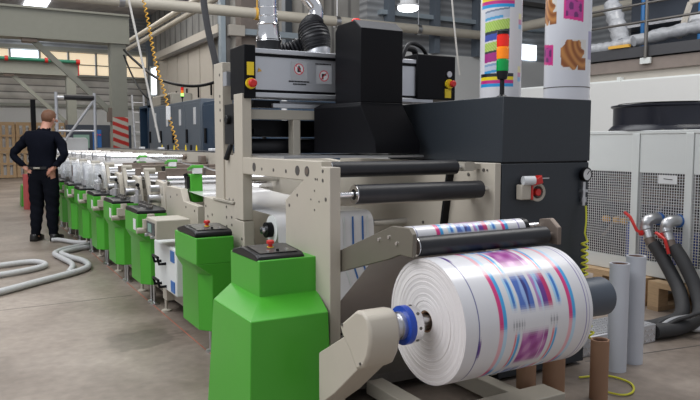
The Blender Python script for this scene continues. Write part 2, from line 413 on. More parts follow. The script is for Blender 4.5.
# wall boxes, trays
tag(MB().box(4.83,5.17,13.5,13.64,3.55,3.77).build('junction_box', M['doorpanel'], bevel=.01), 'beige junction box on the wall above the left end of the machine head', 'electrical box')
tag(MB().box(5.18,7.0,13.58,13.75,3.6,3.72).build('cable_tray', M['trayblue']), 'pale blue-grey cable tray leading from the beige junction box', 'cable tray')
struct(MB().box(4.70,4.80,13.65,13.8,0,6.8).build('trim_21', M['trayblue'], off=Vector((0,0,0)), smooth=False))
struct(MB().box(4.81,4.9,13.65,13.8,0,6.8).build('trim_22', M['darksteel'], off=Vector((0,0,0)), smooth=False))
struct(MB().box(5.18,5.6,13.76,14.1,0,6.8).build('trim_23', M['concrete'], off=Vector((0,0,0)), smooth=False))
# ceiling lamp (round bell)
t = thing('bay_lamp', (6.15,9.0,3.38), 'glowing high-bay lamp hanging above the black tower', 'lamp')
MB().lathe((6.15,9,3.46),(0,0,1),[(0,.13),(.02,.17),(.05,.17),(.06,.13),(.3,.11),(.36,.03)],20).build('lamp_housing', M['frontgrey'], t)
MB().lathe((6.15,9,3.36),(0,0,1),[(.045,.09),(.065,.15),(.1,.165)],20).build('lamp_lens', M['lamp'], t)
MB().tube(spline([(6.15,9,3.8),(6.3,9,4.1),(6.2,9,4.8)]),.008,6).build('cord', M['whiterope'], t)

# ------------------------------------------------------------------ far end of the hall
def crate(loc):
    t = thing('pallet_crate', loc, 'x', 'crate', 'slatted wooden crates against the back wall')
    x,y,z = loc
    for i in range(5): MB().box(x+.02+i*.22,x+.13+i*.22,y,y+.025,z,z+1.0).build('slat', M['wood'], t)
    MB().box(x,x+1.02,y-.03,y,z+.93,z+1.06).box(x,x+1.02,y-.03,y,z,z+.1).box(x,x+1.02,y-.03,y,z+.5,z+.58).build('rail', M['wood'], t)
    MB().box(x,x+1.02,y+.03,y+.8,z+.0,z+.1).box(x,x+.03,y+.03,y+.8,z+.1,z+1.0).box(x+.99,x+1.02,y+.03,y+.8,z+.1,z+1.0).build('crate_body', M['wood'], t)
    m = MB()
    for i in range(4): m.lathe((x+.15+i*.235,y+.2,z+.1),(0,0,1),[(0,.09),(.3,.1),(.35,.06),(.42,.1),(.75,.09),(.8,.03)],8)
    m.build('wrapped_goods', M['wrap'], t)
    return t
pc = crate((0,0,0)); k = 0
names = ['far left','second','third','rightmost']
for lvl in (0,1):
    for i in range(4):
        place(pc, k, (-.3+i*1.04, 29.2, .02+lvl*1.07), 'slatted wooden crate of wrapped goods, %s in the %s row' % (names[i], 'upper' if lvl else 'lower')); k += 1
# white box machine end and aluminium frame
t = thing('end_unit', (2.15,16.8,0), 'white hooded unit at the far end of the machine under the tube frame', 'machine unit')
MB().prism([(1.85,1.16),(1.85,1.42),(1.9,1.47),(2.45,1.47),(2.5,1.42),(2.5,1.16)],'y',16.6,17.2).build('hood', M['white'], t, bevel=.01)
MB().box(1.8,2.6,16.55,17.3,1.08,1.15).build('tabletop', M['black'], t)
MB().box(1.85,2.5,16.65,17.2,0,1.08).build('cabinet_body', M['beige2'], t)
t = thing('tube_frame', (2.2,16.3,0), 'silver tubular frame carrying a black roller behind the person', 'frame')
for x in (1.82,2.62):
    MB().cyl((x,16.3,0),(x,16.3,2.47),.035,10).build('upright', M['alu'], t)
MB().cyl((1.82,16.3,2.36),(2.0,16.3,2.36),.03,10).cyl((1.82,16.3,1.62),(2.62,16.3,1.62),.022,10).each('crossbar', M['alu'], t)
MB().cyl((2.6,16.3,2.3),(1.9,16.3,1.3),.03,10).build('brace', M['alu'], t)
MB().cyl((1.98,16.3,2.36),(2.6,16.3,2.36),.06,14).build('roller', M['rubber'], t)
tag(MB().box(1.6,1.72,20,20.12,0,2.5).build('black_post', M['black']), 'black upright post beside the left leg of the tube frame', 'post')
# control desk with indicator screens in the distance, furnace like picture panel
t = thing('control_desk', (3.2,22,0), 'distant dark control cabinet with small lit displays', 'cabinet')
MB().box(2.75,4.6,22,22.5,0,1.9).build('cabinet_body', M['navyw'], t)
MB().box(2.9,3.35,21.97,22,1.2,1.6).build('screen', M['screen'], t)
MB().box(3.45,3.7,21.97,22,1.15,1.75).build('button_panel', M['bluebox'], t)
MB().box(3.95,4.2,21.95,22,1.1,1.7).build('orange_panel', M['brown'], t)
for i in range(3): MB().cyl((3.5+i*.08,21.96,1.6),(3.5+i*.08,21.93,1.6),.025,8).build('button', M['red'], t)
tag(MB().cyl((1.1,15.3,0),(1.1,15.3,.72),.075,16).build('red_canister', mat('faded_red_paint',(.55,.10,.10),.4)), 'faded red upright cylinder standing on the floor left of the person', 'cylinder')
# ladder
t = thing('ladder', (4.45,19,0), 'pale blue aluminium ladder leaning right of the striped column', 'ladder')
for x in (4.2,4.52): MB().bar((x,19.4,0),(x,19.9,2.7),.04,.06).build('rail', M['alu'], t)
for i in range(9): MB().cyl((4.2,19.45+i*.055,.25+i*.28),(4.52,19.45+i*.055,.25+i*.28),.014,6).build('rung', M['alu'], t)
t = thing('pump_unit', (4.7,18.2,0), 'grey round-faced unit between ladder and blue-grey cabinets', 'machine unit')
MB().box(4.55,5.0,18.2,18.7,0,1.9).build('housing', M['steel'], t, bevel=.02)
MB().cyl((4.75,18.2,1.45),(4.75,18.12,1.45),.16,20).build('dial', M['chill'], t)
MB().box(4.62,4.88,18.17,18.2,1.72,1.86).build('nameplate', M['bluebox'], t)

# cabinets along the far side
def rowcab(x0,x1,y0,y1,z,m,label,doors,group=None):
    t = thing('electrical_cabinet', ((x0+x1)/2,(y0+y1)/2,0), label, 'cabinet', group)
    MB().box(x0,x1,y0,y1,0,z).build('cabinet_body', m, t, bevel=.01)
    n = doors; d = (y1-y0)/n
    for i in range(n):
        a = y0+i*d
        dr = MB().box(x0-.018,x0,a+.015,a+d-.015,.1,z-.06).build('door', m, t, bevel=.004)
        MB().box(x0-.03,x0-.018,a+d*.28,a+d*.40,z-.44,z-.14).build('door_window', M['label'], dr)
        MB().box(x0-.045,x0-.018,a+d*.82,a+d*.88,1.35,1.6).build('door_handle', M['black'], dr)
    return t
rowcab(3.6,4.2,11.55,15.3,2.12,M['bluecab'],'long blue-grey cabinet row with four white door windows behind the machine',4)
c2 = rowcab(3.62,4.3,7.6,11.5,2.05,M['navycab'],'dark blue cabinet behind the post at the near end of the cabinet row',3)
t = thing('lit_cabinet', (3.9,16,0), 'dark teal open cabinet with a bright cyan lamp at the far end of the row', 'cabinet')
MB().box(3.66,4.2,15.7,15.75,0,2.2).box(3.66,4.2,16.5,16.55,0,2.2).box(3.66,4.2,15.7,16.5,2.15,2.2).box(4.15,4.2,15.7,16.5,0,2.2).build('cabinet_body', M['navycab'], t)
MB().box(3.7,3.9,15.68,15.7,1.92,2.05).build('lamp', M['cabglow'], t)
MB().tube(spline([(3.75,15.67,1.8),(3.82,15.6,1.4),(3.72,15.65,1.2),(3.85,15.6,.9)]),.02,6).build('cable', M['blue'], t)
t = thing('cabinet_cooler', (3.9,14.6,2.12), 'beige slatted cooling unit on top of the blue-grey cabinets', 'cooling unit')
MB().box(3.66,4.1,13.7,15.3,2.12,2.36).build('housing', M['beige2'], t, bevel=.03)
for i in range(4): MB().box(3.645,3.66,13.8,14.5,2.15+i*.045,2.175+i*.045).build('grille', M['darksteel'], t)
def stack_light(loc, s, glow, label):
    x,y,z = loc
    t = thing('stack_light', loc, label, 'signal light')
    MB().lathe((x,y,z),(0,0,1),[(0,.032*s),(.008*s,.034*s),(.02*s,.015*s),(.11*s,.014*s),(.115*s,.03*s),(.15*s,.036*s),(.165*s,.036*s)],20).build('stem', M['blackpl'], t)
    for i,(nm,m) in enumerate((('green_lens',M['greenglow'] if glow else M['greenlight']),('amber_lens',M['amberlight']),('red_lens',M['redlight']))):
        zz = z+(.165+.075*i)*s
        MB().lathe((x,y,zz),(0,0,1),[(0,.036*s),(.008*s,.038*s),(.066*s,.038*s),(.07*s,.034*s),(.075*s,.034*s)],24).build(nm, m, t)
    MB().lathe((x,y,z+.39*s),(0,0,1),[(0,.038*s),(.02*s,.037*s),(.026*s,.02*s)],20).build('cap', M['blackpl'], t)
    return t
stack_light((2.66,2.95,1.605),.9,False,'large red, amber and green signal light on the dark cabinet corner')
stack_light((3.7,13.05,2.12),.75,True,'small distant signal light with lit green lens on the cabinet row')

# ------------------------------------------------------------------ green pedestals
def pedestal_small():
    t = thing('machine_pedestal', (0,0,0), 'x', 'pedestal', 'green pedestals along the machine')
    def ring(x0,x1,y0,y1,z): return [(x0,y0,z),(x1,y0,z),(x1,y1,z),(x0,y1,z)]
    MB().loft([ring(0,.24,0,.48,.61), ring(0,.24,0,.48,.775)]).build('head_box', M['green'], t, bevel=.006)
    def hexr(z, i): return [(.10,.005+i,z),(.24-i,.005+i,z),(.24-i,.44,z),(.035+i,.44,z),(.035+i,.09,z)]
    body = MB().loft([hexr(.185,0),hexr(.54,0),[(.0,.0,.612),(.24,0,.612),(.24,.48,.612),(0,.48,.612),(0,.06,.612)]])
    body.build('column_body', M['green'], t, bevel=.004)
    for y in (.1,.2):
        f = MB().lathe((.145,y,0),(0,0,1),[(0,.034),(.014,.034),(.024,.012),(.19,.011)],14)
        f.build('levelling_foot', M['steel'], t)
    return t
def console(t, w=.24, d=.42, estop=True):
    c = MB().prism([(0.02,.775),(d,.775),(d,.80),(d*.62,.83),(.05,.815),(.02,.80)],'x',.0,w).build('console', M['blackpl'], t, bevel=.008)
    MB().prism([(.05,.8175),(d*.6,.8325),(d*.6,.834),(.05,.819)],'x',.025,w-.025).build('control_plate', M['darksteel'], c)
    if estop: 
        MB().lathe((w*.5,.16,.824),(0,0,1),[(0,.018),(.006,.018)],14).build('button_collar', M['yellow'], c)
        MB().lathe((w*.5,.16,.83),(0,0,1),[(0,.011),(.014,.011),(.016,.02),(.03,.02),(.034,.012)],16).build('stop_button', M['red'], c)
    for i in range(3): MB().cyl((w*.3+i*.05,.07,.82),(w*.3+i*.05,.07,.832),.008,8).build('button', M['chrome'] if i!=1 else M['blackpl'], c)
pb = pedestal_small(); console(pb)
pb.location = (1.2,4.0,0); pb['label'] = 'green pedestal with red stop button, second from the camera'
MB().box(.235,.242,.005,.02,.64,.76).build('bracket', M['steel'], pb)
ps = pedestal_small()
tr = MB().prism([(.0,.775),(.46,.775),(.46,.80),(.40,.815),(.06,.815),(0,.80)],'x',.0,.235).build('tray', M['blackpl'], ps, bevel=.008)
for i in range(3): MB().lathe((.12,.09+i*.13,.81),(0,0,1),[(0,.03),(.02,.03),(.026,.022),(.045,.022)],12).build('knob', M['darksteel'], tr)
MB().box(-.003,.0,.06,.15,.64,.73).build('sticker', M['label'], ps)
v = MB().box(.05,.2,-.06,0,.63,.72).box(.03,.10,-.11,-.04,.67,.74).cyl((.09,-.08,.72),(.09,-.08,.78),.03,12).cyl((.16,-.05,.70),(.16,-.05,.75),.026,12).cyl((.05,-.06,.65),(-.02,-.06,.65),.024,12)
v.build('valve_cluster', M['beige2'], ps)
ords = ['third','fourth','fifth','sixth','seventh','eighth']
ys = [5.6,6.66,7.72,8.74,9.74,10.7,11.7,12.7]
labs = ['third from the camera, behind the grey control box','fourth from the camera','fifth from the camera','sixth from the camera','seventh from the camera, next after the sixth','eighth from the camera, right of the person','ninth from the camera, behind the legs of the person','tenth from the camera, hidden mostly by the person']
for i,y in enumerate(ys): place(ps, i, (1.2,y,0), 'green machine pedestal with black tray, '+labs[i])
# large nearest pedestal
def big_pedestal(name):
    t = thing(name, (0,0,0), 'x', 'pedestal', 'large chamfered green pedestals')
    def ring(x0,x1,y0,y1,z): return [(x0,y0,z),(x1,y0,z),(x1,y1,z),(x0,y1,z)]
    MB().loft([ring(0,.31,0,.40,.60), ring(0,.31,0,.40,.79)]).build('head_box', M['green'], t, bevel=.005)
    MB().loft([ring(-.15,.27,-.24,.36,.0), ring(-.12,.27,-.19,.33,.555), ring(0.001,.309,-.001,.40,.617)]).build('column_body', M['green'], t, bevel=.004)
    return t
pa = big_pedestal('machine_pedestal')
pe = copy_tree(pa)
console(pa, .25, .38)
pa.location = (1.2,2.99,0); pa['label'] = 'large chamfered green pedestal with red stop button, nearest the camera'
MB().cyl((.19,-.20,.22),(.19,-.27,.22),.07,20).build('hub_cover', M['green'], pa)
pe.location = (1.15,16.2,0); pe.scale = (.8,.8,.8); pe['label'] = 'distant chamfered green pedestal left of the person behind the red cylinder'

# ------------------------------------------------------------------ boxes between pedestals
t = thing('control_box', (1.25,5.1,.62), 'beige control box with small screen between second and third pedestals', 'control box')
MB().box(1.17,1.42,4.86,5.16,.66,.80).build('housing', M['beige2'], t, bevel=.008)
MB().box(1.165,1.17,4.9,5.13,.685,.775).build('front_panel', M['glassdark'], t)
MB().box(1.162,1.165,4.98,5.08,.70,.76).build('display', M['screen'], t)
MB().cyl((1.17,4.93,.672),(1.145,4.93,.672),.012,12).cyl((1.17,5.1,.672),(1.145,5.1,.672),.012,12).each('knob', M['steel'], t)
t = thing('drive_unit', (1.35,5.0,.2), 'grey drive unit with black carry handles and blue labels below the control box', 'drive unit')
MB().box(1.27,1.5,4.72,5.35,.26,.60).build('housing', M['chill'], t, bevel=.01)
for z in (.34,.51): MB().tube([(1.27,5.0,z-.05),(1.22,5.0,z-.05),(1.21,5.0,z),(1.21,5.14,z),(1.22,5.14,z-.05),(1.27,5.14,z-.05)],.011,8).build('carry_handle', M['black'], t)
for z in (.28,.5): MB().box(1.265,1.27,4.76,4.86,z,z+.08).build('blue_label', M['bluebox'], t)
t = thing('machine_bed', (1.55,9,0), 'long beige base beam of the machine behind the green pedestals', 'machine base')
MB().box(1.42,1.5,4.85,16.05,.1,.34).box(1.5,2.6,4.85,16.05,.1,.2).build('base_beam', M['beige2'], t)
for y in (5.35,6.2,7.3,8.4,9.4,10.4,11.4):
    MB().box(1.36,1.42,y,y+.12,.1,.36).lathe((1.37,y+.06,0),(0,0,1),[(0,.04),(.014,.04),(.024,.013),(.12,.012)],12).build('levelling_foot', M['beige2'], t)

MB().prism([(4.95,.36),(4.95,.88),(5.32,.89),(5.40,.985),(5.84,.985),(5.84,.36)],'x',1.5,1.555).build('side_plate', M['beige'], t, bevel=.004)
mh = MB()
for y,z in ((5.02,.84),(5.07,.70),(5.25,.85),(5.5,.93),(5.7,.9)): mh.cyl((1.497,y,z),(1.502,y,z),.009,8)
mh.each('bolt', M['darksteel'], t)
# ------------------------------------------------------------------ rewinder frame
t = rw = thing('rewinder_frame', (2.0,3.4,0), 'beige rewinder frame with black rollers nearest the camera', 'machine frame')
# near side plate with its beam
poly = [(2.84,.05),(2.84,1.235),(2.93,1.235),(2.93,1.262),(3.99,1.262),(3.99,1.16),(3.13,1.16),(3.35,1.045),(3.35,.05)]
MB().prism(poly,'x',1.5,1.56).build('side_plate', M['beige'], t, bevel=.004)
holes = [(2.91,1.215,.009),(2.91,1.17,.009),(2.88,1.08,.010),(2.99,1.173,.006),(2.97,1.173,.006),(3.0,1.115,.005),(3.04,1.07,.005),(2.95,1.065,.005),(3.0,1.02,.005),(3.2,1.08,.008),(3.30,1.02,.009),(3.1,.76,.008),(3.34,1.2,.010),(3.51,1.2,.010),(3.68,1.2,.008)]
mh = MB()
for y,z,r in holes: mh.cyl((1.4985,y,z),(1.502,y,z),r,12)
for y,r in ((3.083,.026),(3.196,.026),(3.80,.026)): mh.cyl((1.4985,y,1.208),(1.502,y,1.208),r,24)
mh.each('bolt_hole', M['darksteel'], t)
mh = MB().cyl((1.497,3.083,1.208),(1.5015,3.083,1.208),.017,20)
mh.each('bearing_cap', M['brown'], t)
# far side plate
MB().prism([(2.84,.05),(2.84,1.24),(4.6,1.24),(4.6,.05)],'x',2.52,2.565).build('side_plate', M['beige'], t, bevel=.004)
MB().cyl((2.515,2.9,1.2),(2.521,2.9,1.2),.006,8).cyl((2.515,2.93,1.2),(2.521,2.93,1.2),.01,8).cyl((2.515,3.06,1.17),(2.521,3.06,1.17),.01,8).cyl((2.515,3.5,.85),(2.521,3.5,.85),.01,8).each('bolt_hole', M['darksteel'], t)
# posts
MB().box(1.497,1.56,3.985,4.13,.868,1.655).build('post', M['beige'], t, bevel=.004)
MB().box(1.5,1.57,4.35,4.52,.96,1.88).build('post', M['beige'], t, bevel=.004)
mh = MB()
for z in (1.02,1.10,1.28,1.33,1.45,1.50,1.6): mh.cyl((1.4985,4.02,z),(1.502,4.02,z),.009,10)
for z in (1.5,1.57,1.62,1.66,1.8): mh.cyl((1.4985,4.40,z),(1.502,4.40,z),.01,10)
mh.each('bolt_hole', M['darksteel'], t)
# beige foot block
MB().prism([(3.985,.05),(3.985,.862),(4.14,.862),(4.14,.955),(4.78,.965),(4.80,.05)],'x',1.5,1.57).build('foot_block', M['beige'], t, bevel=.004)
MB().box(1.51,1.55,4.13,4.35,.975,1.27).build('link_plate', M['beige'], t, bevel=.003)
MB().box(1.49,1.60,4.15,4.55,.958,.975).build('foot_plate', M['beige2'], t, bevel=.003)
mh = MB()
for y in (4.2,4.27,4.5): mh.cyl((1.515,y,.975),(1.53,y,1.0),.014,8)
for y,z in ((4.02,.75),(4.03,.70),(4.3,.86),(4.3,.8),(4.2,.87),(4.2,.82),(4.6,.85),(4.7,.83),(4.72,.77),(4.3,.93),(4.74,.9)): mh.cyl((1.497,y,z),(1.502,y,z),.009,8)
mh.each('bolt', M['darksteel'], t)
# cross members
MB().box(1.56,2.52,4.02,4.09,1.50,1.56).box(1.86,1.91,4.02,4.1,1.27,1.5).each('cross_member', M['beige2'], t, bevel=.003)
MB().box(1.58,2.52,4.16,4.3,1.39,1.50).box(1.62,1.7,4.1,4.16,1.40,1.44).build('dark_cover', M['black'], t)
MB().box(1.56,2.52,3.5,4.3,1.262,1.275).build('top_plate', M['steel'], t)
MB().box(1.56,2.52,3.0,4.5,.06,.12).build('base_plate', M['darksteel'], t)
MB().bar((2.50,3.2,1.2),(2.50,3.35,.35),.05,.02).build('dark_strut', M['black'], t)
def roller(par, x0, x1, y, z, r, m, shaft=(None,None), name='roller', seg=36):
    MB().lathe((x0,y,z),(1,0,0),[(0,r*.45),(.0,r-.004),(.004,r),(x1-x0-.004,r),(x1-x0,r-.004),(x1-x0,r*.45)],seg).build(name, m, par)
    MB().cyl((shaft[0] if shaft[0] is not None else x0-.05,y,z),(shaft[1] if shaft[1] is not None else x1+.05,y,z),r*.28,16).build('shaft', M['chrome'], par)
    MB().pipe((x0-.004,y,z),(x0,y,z),r*.97,r*.55,28).build('end_ring', M['chrome'], par)
roller(t,1.575,2.36,2.98,1.218,.040,M['rubber'],(1.56,2.46))
MB().box(2.40,2.47,2.95,3.01,1.195,1.245).box(2.47,2.52,2.96,3.0,1.205,1.235).build('roller_bracket', M['beige2'], t)
roller(t,1.67,2.47,2.9,1.097,.048,M['rubber'],(1.56,2.52))
MB().cyl((1.56,3.02,1.06),(2.52,3.02,1.06),.03,20).build('tie_bar', M['beige2'], t)
roller(t,1.62,2.45,4.2,1.33,.05,M['rubber'],(1.56,2.52))
MB().box(1.9,2.3,4.13,4.2,1.372,1.382).build('scraper', M['steel'], t)
MB().cyl((1.565,3.7,.84),(2.22,3.7,.84),.0845,40).build('web_roller', M['chill'], t)
MB().cyl((1.50,3.7,.84),(2.52,3.7,.84),.022,16).build('shaft', M['chrome'], t)
MB().cyl((1.525,3.7,.84),(1.562,3.7,.84),.045,20).cyl((2.225,3.7,.84),(2.25,3.7,.84),.045,20).each('bearing_cap', M['black'], t)
roller(t,1.6,2.45,3.3,.33,.06,M['rubber'],(1.56,2.52))
MB().box(1.56,2.52,2.3,2.45,.05,.13).box(1.8,1.9,2.0,3.0,.03,.1).box(2.3,2.38,1.9,3.0,.03,.12).each('floor_frame', M['beige2'], t, bevel=.005)
# nip arms holding the printed and black roller
nip = thing('nip_roller_arms', (1.95,2.6,.6), 'pivoting grey-beige arms with a black nip roller pressed on the film roll', 'roller assembly')
pol = [(2.95,.70),(2.95,.80),(2.40,1.0),(2.27,1.005),(2.245,.98),(2.25,.885),(2.34,.885),(2.42,.855)]
MB().prism(pol,'x',1.565,1.585).each('nip_arm', M['armshade'], nip, bevel=.003)
MB().prism([(2.24,.88),(2.24,.96),(2.29,1.0),(2.36,.99),(2.36,.88)],'x',2.375,2.40).prism([(2.30,.9),(2.36,.97),(2.95,.82),(2.95,.75)],'x',2.385,2.40).each('nip_arm', M['brown'], nip, bevel=.004)
mh = MB()
for y,z in ((2.42,.95),(2.36,.93),(2.5,.93)): mh.cyl((1.559,y,z),(1.566,y,z),.008,8)
mh.each('bolt', M['chrome'], nip)
roller(nip,1.61,2.345,2.29,.922,.042,M['rubber'],(1.585,2.375))
MB().box(1.586,1.606,2.265,2.325,.895,.95).build('bearing_block', M['brown'], nip, bevel=.005)

# printed pattern, in metres along the axis s (0..0.68) and metres round the roll c
W_=(.76,.75,.77); MG=(.70,.03,.20); CY=(.05,.38,.75); NV=(.03,.03,.22); PK=(.80,.35,.42); BL=(.03,.10,.45); PU=(.30,.03,.24); LP=(.60,.38,.62); BK=(.05,.05,.08)
def film_print(s, c):
    p = .43                                  # repeat round the roll
    c = c % p
    strong = .17 < c < .40
    if .062<s<.067: return NV
    if .060<s<.075 and c < .07: return (.12,.03,.25)
    if .118<s<.1195: return (.55,.58,.75)
    for b0 in (.165,.538):
        if b0<s<b0+.020: return MG if strong else (.82,.45,.50)
        if b0+.020<=s<b0+.038: return CY if strong else (.50,.70,.86)
    if .640<s<.645 or .658<s<.660: return (.2,.15,.4)
    if .400<=s<.402: return (.72,.72,.77)
    def ph(s0,s1,c0,c1): return (s-s0)/(s1-s0), (c-c0)/(c1-c0)
    u,v = ph(.278,.358,.195,.335)
    if 0<u<1 and 0<v<1:
        w = math.sin(u*9)+.5*math.sin(v*7+u*3)
        return (.03,.03,.20) if u > .55 and w < .3 else (.07,.16,.52) if w > -.1 else (.30,.45,.78)
    u,v = ph(.376,.455,.195,.335)
    if 0<u<1 and 0<v<1:
        if u > .70: return (.55,.02,.14)
        w = math.sin(u*10+1)+.4*math.sin(v*9)
        return (.14,.03,.28) if u > .35 and v > .2 else (.45,.20,.50) if w > .3 else (.30,.58,.85)
    for s0 in (.232,.472):
        u,v = ph(s0,s0+.032,.20,.325)
        if 0<u<1 and 0<v<1: return (.04,.20,.60) if .35 < u < .8 else (.40,.66,.88)
    if .235<s<.295 and .383<c<.402 and math.sin(s*430) > -.2: return (.12,.12,.16)
    if .43<s<.485 and .383<c<.402 and math.sin(s*390) > -.2: return (.12,.12,.16)
    u,v = ph(.285,.425,.0,.145)
    if 0<u<1 and 0<v<1:
        w = math.sin(u*11+v*4)*math.sin(v*8+1)
        return (.58,.25,.50) if w > .35 else (.40,.08,.36) if w > -.4 else PU
    for s0,s1,k in ((.245,.256,0),(.258,.270,1),(.448,.459,0),(.461,.473,1)):
        if s0<s<s1 and c<.17: return CY if k else (.78,.20,.25)
    return W_
def blurred(fn, ds, dc):
    def g(s,c):
        k = [(0,0,.3),(0,dc,.175),(0,-dc,.175),(0,2*dc,.1),(0,-2*dc,.1),(ds,0,.075),(-ds,0,.075)]
        r=g_=b=0
        for a,e,w in k:
            q = fn(s+a,c+e); r+=q[0]*w; g_+=q[1]*w; b+=q[2]*w
        return (r,g_,b)
    return g
fp = blurred(film_print, .003, .009)
# big roll
roll = thing('film_roll', (1.94,2.2,.375), 'large white roll of printed film on the rewinder', 'film roll')
RR = .256
printed_cyl('printed_surface', (1.6,2.2,.63), (2.28,2.2,.63), RR, lambda s,a: fp(s, a*RR), 300, 560, roll)
ring = MB(); prof = []
for x in (1.6,):
    n = 34; prof = [(0.0,.045)]
    for i in range(n):
        r = .048+(RR-.050)*i/n; d = (.0004 if i % 2 else .0) + .0008*math.sin(i*1.7) + .0004*math.sin(i*4.1)
        prof += [(d, r),(d, r+(RR-.05)/n*.9)]
    prof += [(0.002,RR-.001),(.68-.002,RR-.001),(.68,.045)]
ring.lathe((1.6,2.2,.63),(1,0,0),prof,96,cap=False).build('wound_layers', M['filmend'], roll)
MB().pipe((1.603,2.2,.63),(2.277,2.2,.63),.052,.040,32).build('core', M['card'], roll)
# chucking arm left
ca = thing('swing_arm_with_chuck', (1.37,2.45,.1), 'beige swing arm with blue-ringed chuck holding the left end of the roll', 'swing arm')
def arc(cy,cz,r,a0,a1,n=8): return [(cy+r*math.cos(R(a0+(a1-a0)*i/n)), cz+r*math.sin(R(a0+(a1-a0)*i/n))) for i in range(n+1)]
base = [(2.80,.10),(2.575,.25),(2.575,.444),(2.37,.565),(2.30,.50),(2.36,.40),(2.55,.255),(2.58,.12)]
MB().prism([(2.86,.06),(2.575,.20),(2.575,.444),(2.30,.60),(2.20,.50),(2.43,.31),(2.56,.22),(2.6,.06)],'x',1.305,1.43).build('arm', M['beige'], ca, bevel=.004)
head = [(2.383,.612),(2.36,.577)] + [(2.30,.53)] + [(2.245,.462)] + arc(2.215,.58,.078,-85,-180,6)[0:0] + [(2.19,.49),(2.158,.54)] + [(2.14,.60),(2.143,.65),(2.165,.69),(2.20,.706),(2.25,.700)]
MB().prism(head,'x',1.30,1.44).build('arm_head', M['beige'], ca, bevel=.012)
mh = MB()
for y,z in ((2.355,.62),(2.21,.50)): mh.cyl((1.296,y,z),(1.302,y,z),.006,10)
mh.each('screw', M['darksteel'], ca)
MB().lathe((1.44,2.2,.63),(1,0,0),[(0,.05),(.02,.05),(.02,.056),(.045,.056)],36).build('chuck_body', M['steel'], ca)
MB().pipe((1.478,2.2,.63),(1.505,2.2,.63),.078,.05,40).build('blue_ring', M['blue'], ca)
ch = MB().pipe((1.507,2.2,.63),(1.54,2.2,.63),.076,.045,40).build('chuck_ring', M['chrome'], ca)
mh = MB()
for k in range(8):
    a = 2*PI*k/8; mh.cyl((1.523,2.2+.0755*math.cos(a),.63+.0755*math.sin(a)),(1.523,2.2+.0775*math.cos(a),.63+.0775*math.sin(a)),.007,8)
mh.each('set_screw', M['darksteel'], ch)
mh = MB().cyl((1.5,2.2,.63),(1.66,2.2,.63),.024,20)
for k in range(3):
    a = 2*PI*k/3+.5; mh.cyl((1.53,2.2+.022*math.cos(a),.63+.022*math.sin(a)),(1.66,2.2+.022*math.cos(a),.63+.022*math.sin(a)),.014,12)
mh.build('expanding_shaft', M['steel'], ca)
# right chuck: grey cylinder
t = thing('chuck_cylinder', (2.5,2.2,.5), 'dark grey drive cylinder at the right end of the roll', 'cylinder')
MB().lathe((2.30,2.2,.62),(1,0,0),[(0,.05),(.02,.085),(.30,.092),(.33,.092),(.345,.08)],40).build('cylinder_body', mat('slate_grey_paint',(.07,.085,.11),.4), t)
MB().box(2.38,2.5,2.2,2.84,.55,.62).build('mounting_bar', M['anth'], t)
MB().cyl((2.2,2.2,.63),(2.32,2.2,.63),.036,20).build('shaft', M['steel'], t)
# printed guide roller (behind the black nip roller)
g = thing('printed_web_roller', (1.9,2.42,.9), 'roller wrapped with printed white film above the black nip roller', 'roller')
printed_cyl('printed_surface', (1.60,2.40,.945), (2.285,2.40,.945), .048, lambda s,a: fp(s, a*.16+.12), 200, 60, g)
MB().cyl((1.585,2.40,.945),(1.60,2.40,.945),.03,20).cyl((2.285,2.40,.945),(2.40,2.40,.945),.025,20).build('shaft', M['chrome'], g)
MB().pipe((2.287,2.40,.945),(2.31,2.40,.945),.05,.02,24).build('end_ring', M['blackpl'], g)
# film web through the machine
def sheet(name, pts, x0, x1, m, parent=None, th=.0015):
    # pts: (y,z) path, thin closed strip
    n = len(pts); vs = []; fs = []
    up = []
    for i,(y,z) in enumerate(pts):
        a = Vector(pts[max(i-1,0)]); b = Vector(pts[min(i+1,n-1)]); d = (b-a).normalized(); nn = Vector((-d.y,d.x))*th
        up.append(((y,z),(y+nn.x,z+nn.y)))
    mb = MB(); rings = []
    for (p,q) in up: rings.append([(x0,p[0],p[1]),(x1,p[0],p[1]),(x1,q[0],q[1]),(x0,q[0],q[1])])
    mb.loft(rings); return mb.build(name, m, parent)
web = thing('film_web', (1.94,9,.9), 'white film web running along the machine into the rewinder', 'film')
path = [(16.1,.985),(12,.985),(8,.985),(6.0,.985),(5.0,.945),(3.75,.928)] + [(3.7-.088*math.sin(R(a)), .84+.088*math.cos(R(a))) for a in (10,30,50,70,88)] + [(3.60,.6),(3.40,.3)]
sheet('web_sheet', path, 1.57, 2.22, M['film'], web)
sheet('web_sheet', [(3.24,.30),(3.0,.5),(2.6,.83),(2.46,.93)], 1.6, 2.28, M['shadefilm'], web)
for x in (1.64,1.70,2.0,2.06,2.13,2.165):
    mm = M['bluebox'] if x in (1.64,2.06,2.13) else M['chill']
    y0 = 3.604
    MB().loft([[(x,3.6105,.9),(x+.012,3.6105,.9),(x+.012,3.6085,.9),(x,3.6085,.9)],[(x,3.5965,.6),(x+.012,3.5965,.6),(x+.012,3.5945,.6),(x,3.5945,.6)],[(x,3.396,.3),(x+.012,3.396,.3),(x+.012,3.394,.3),(x,3.394,.3)]]).build('printed_line', mm, web)

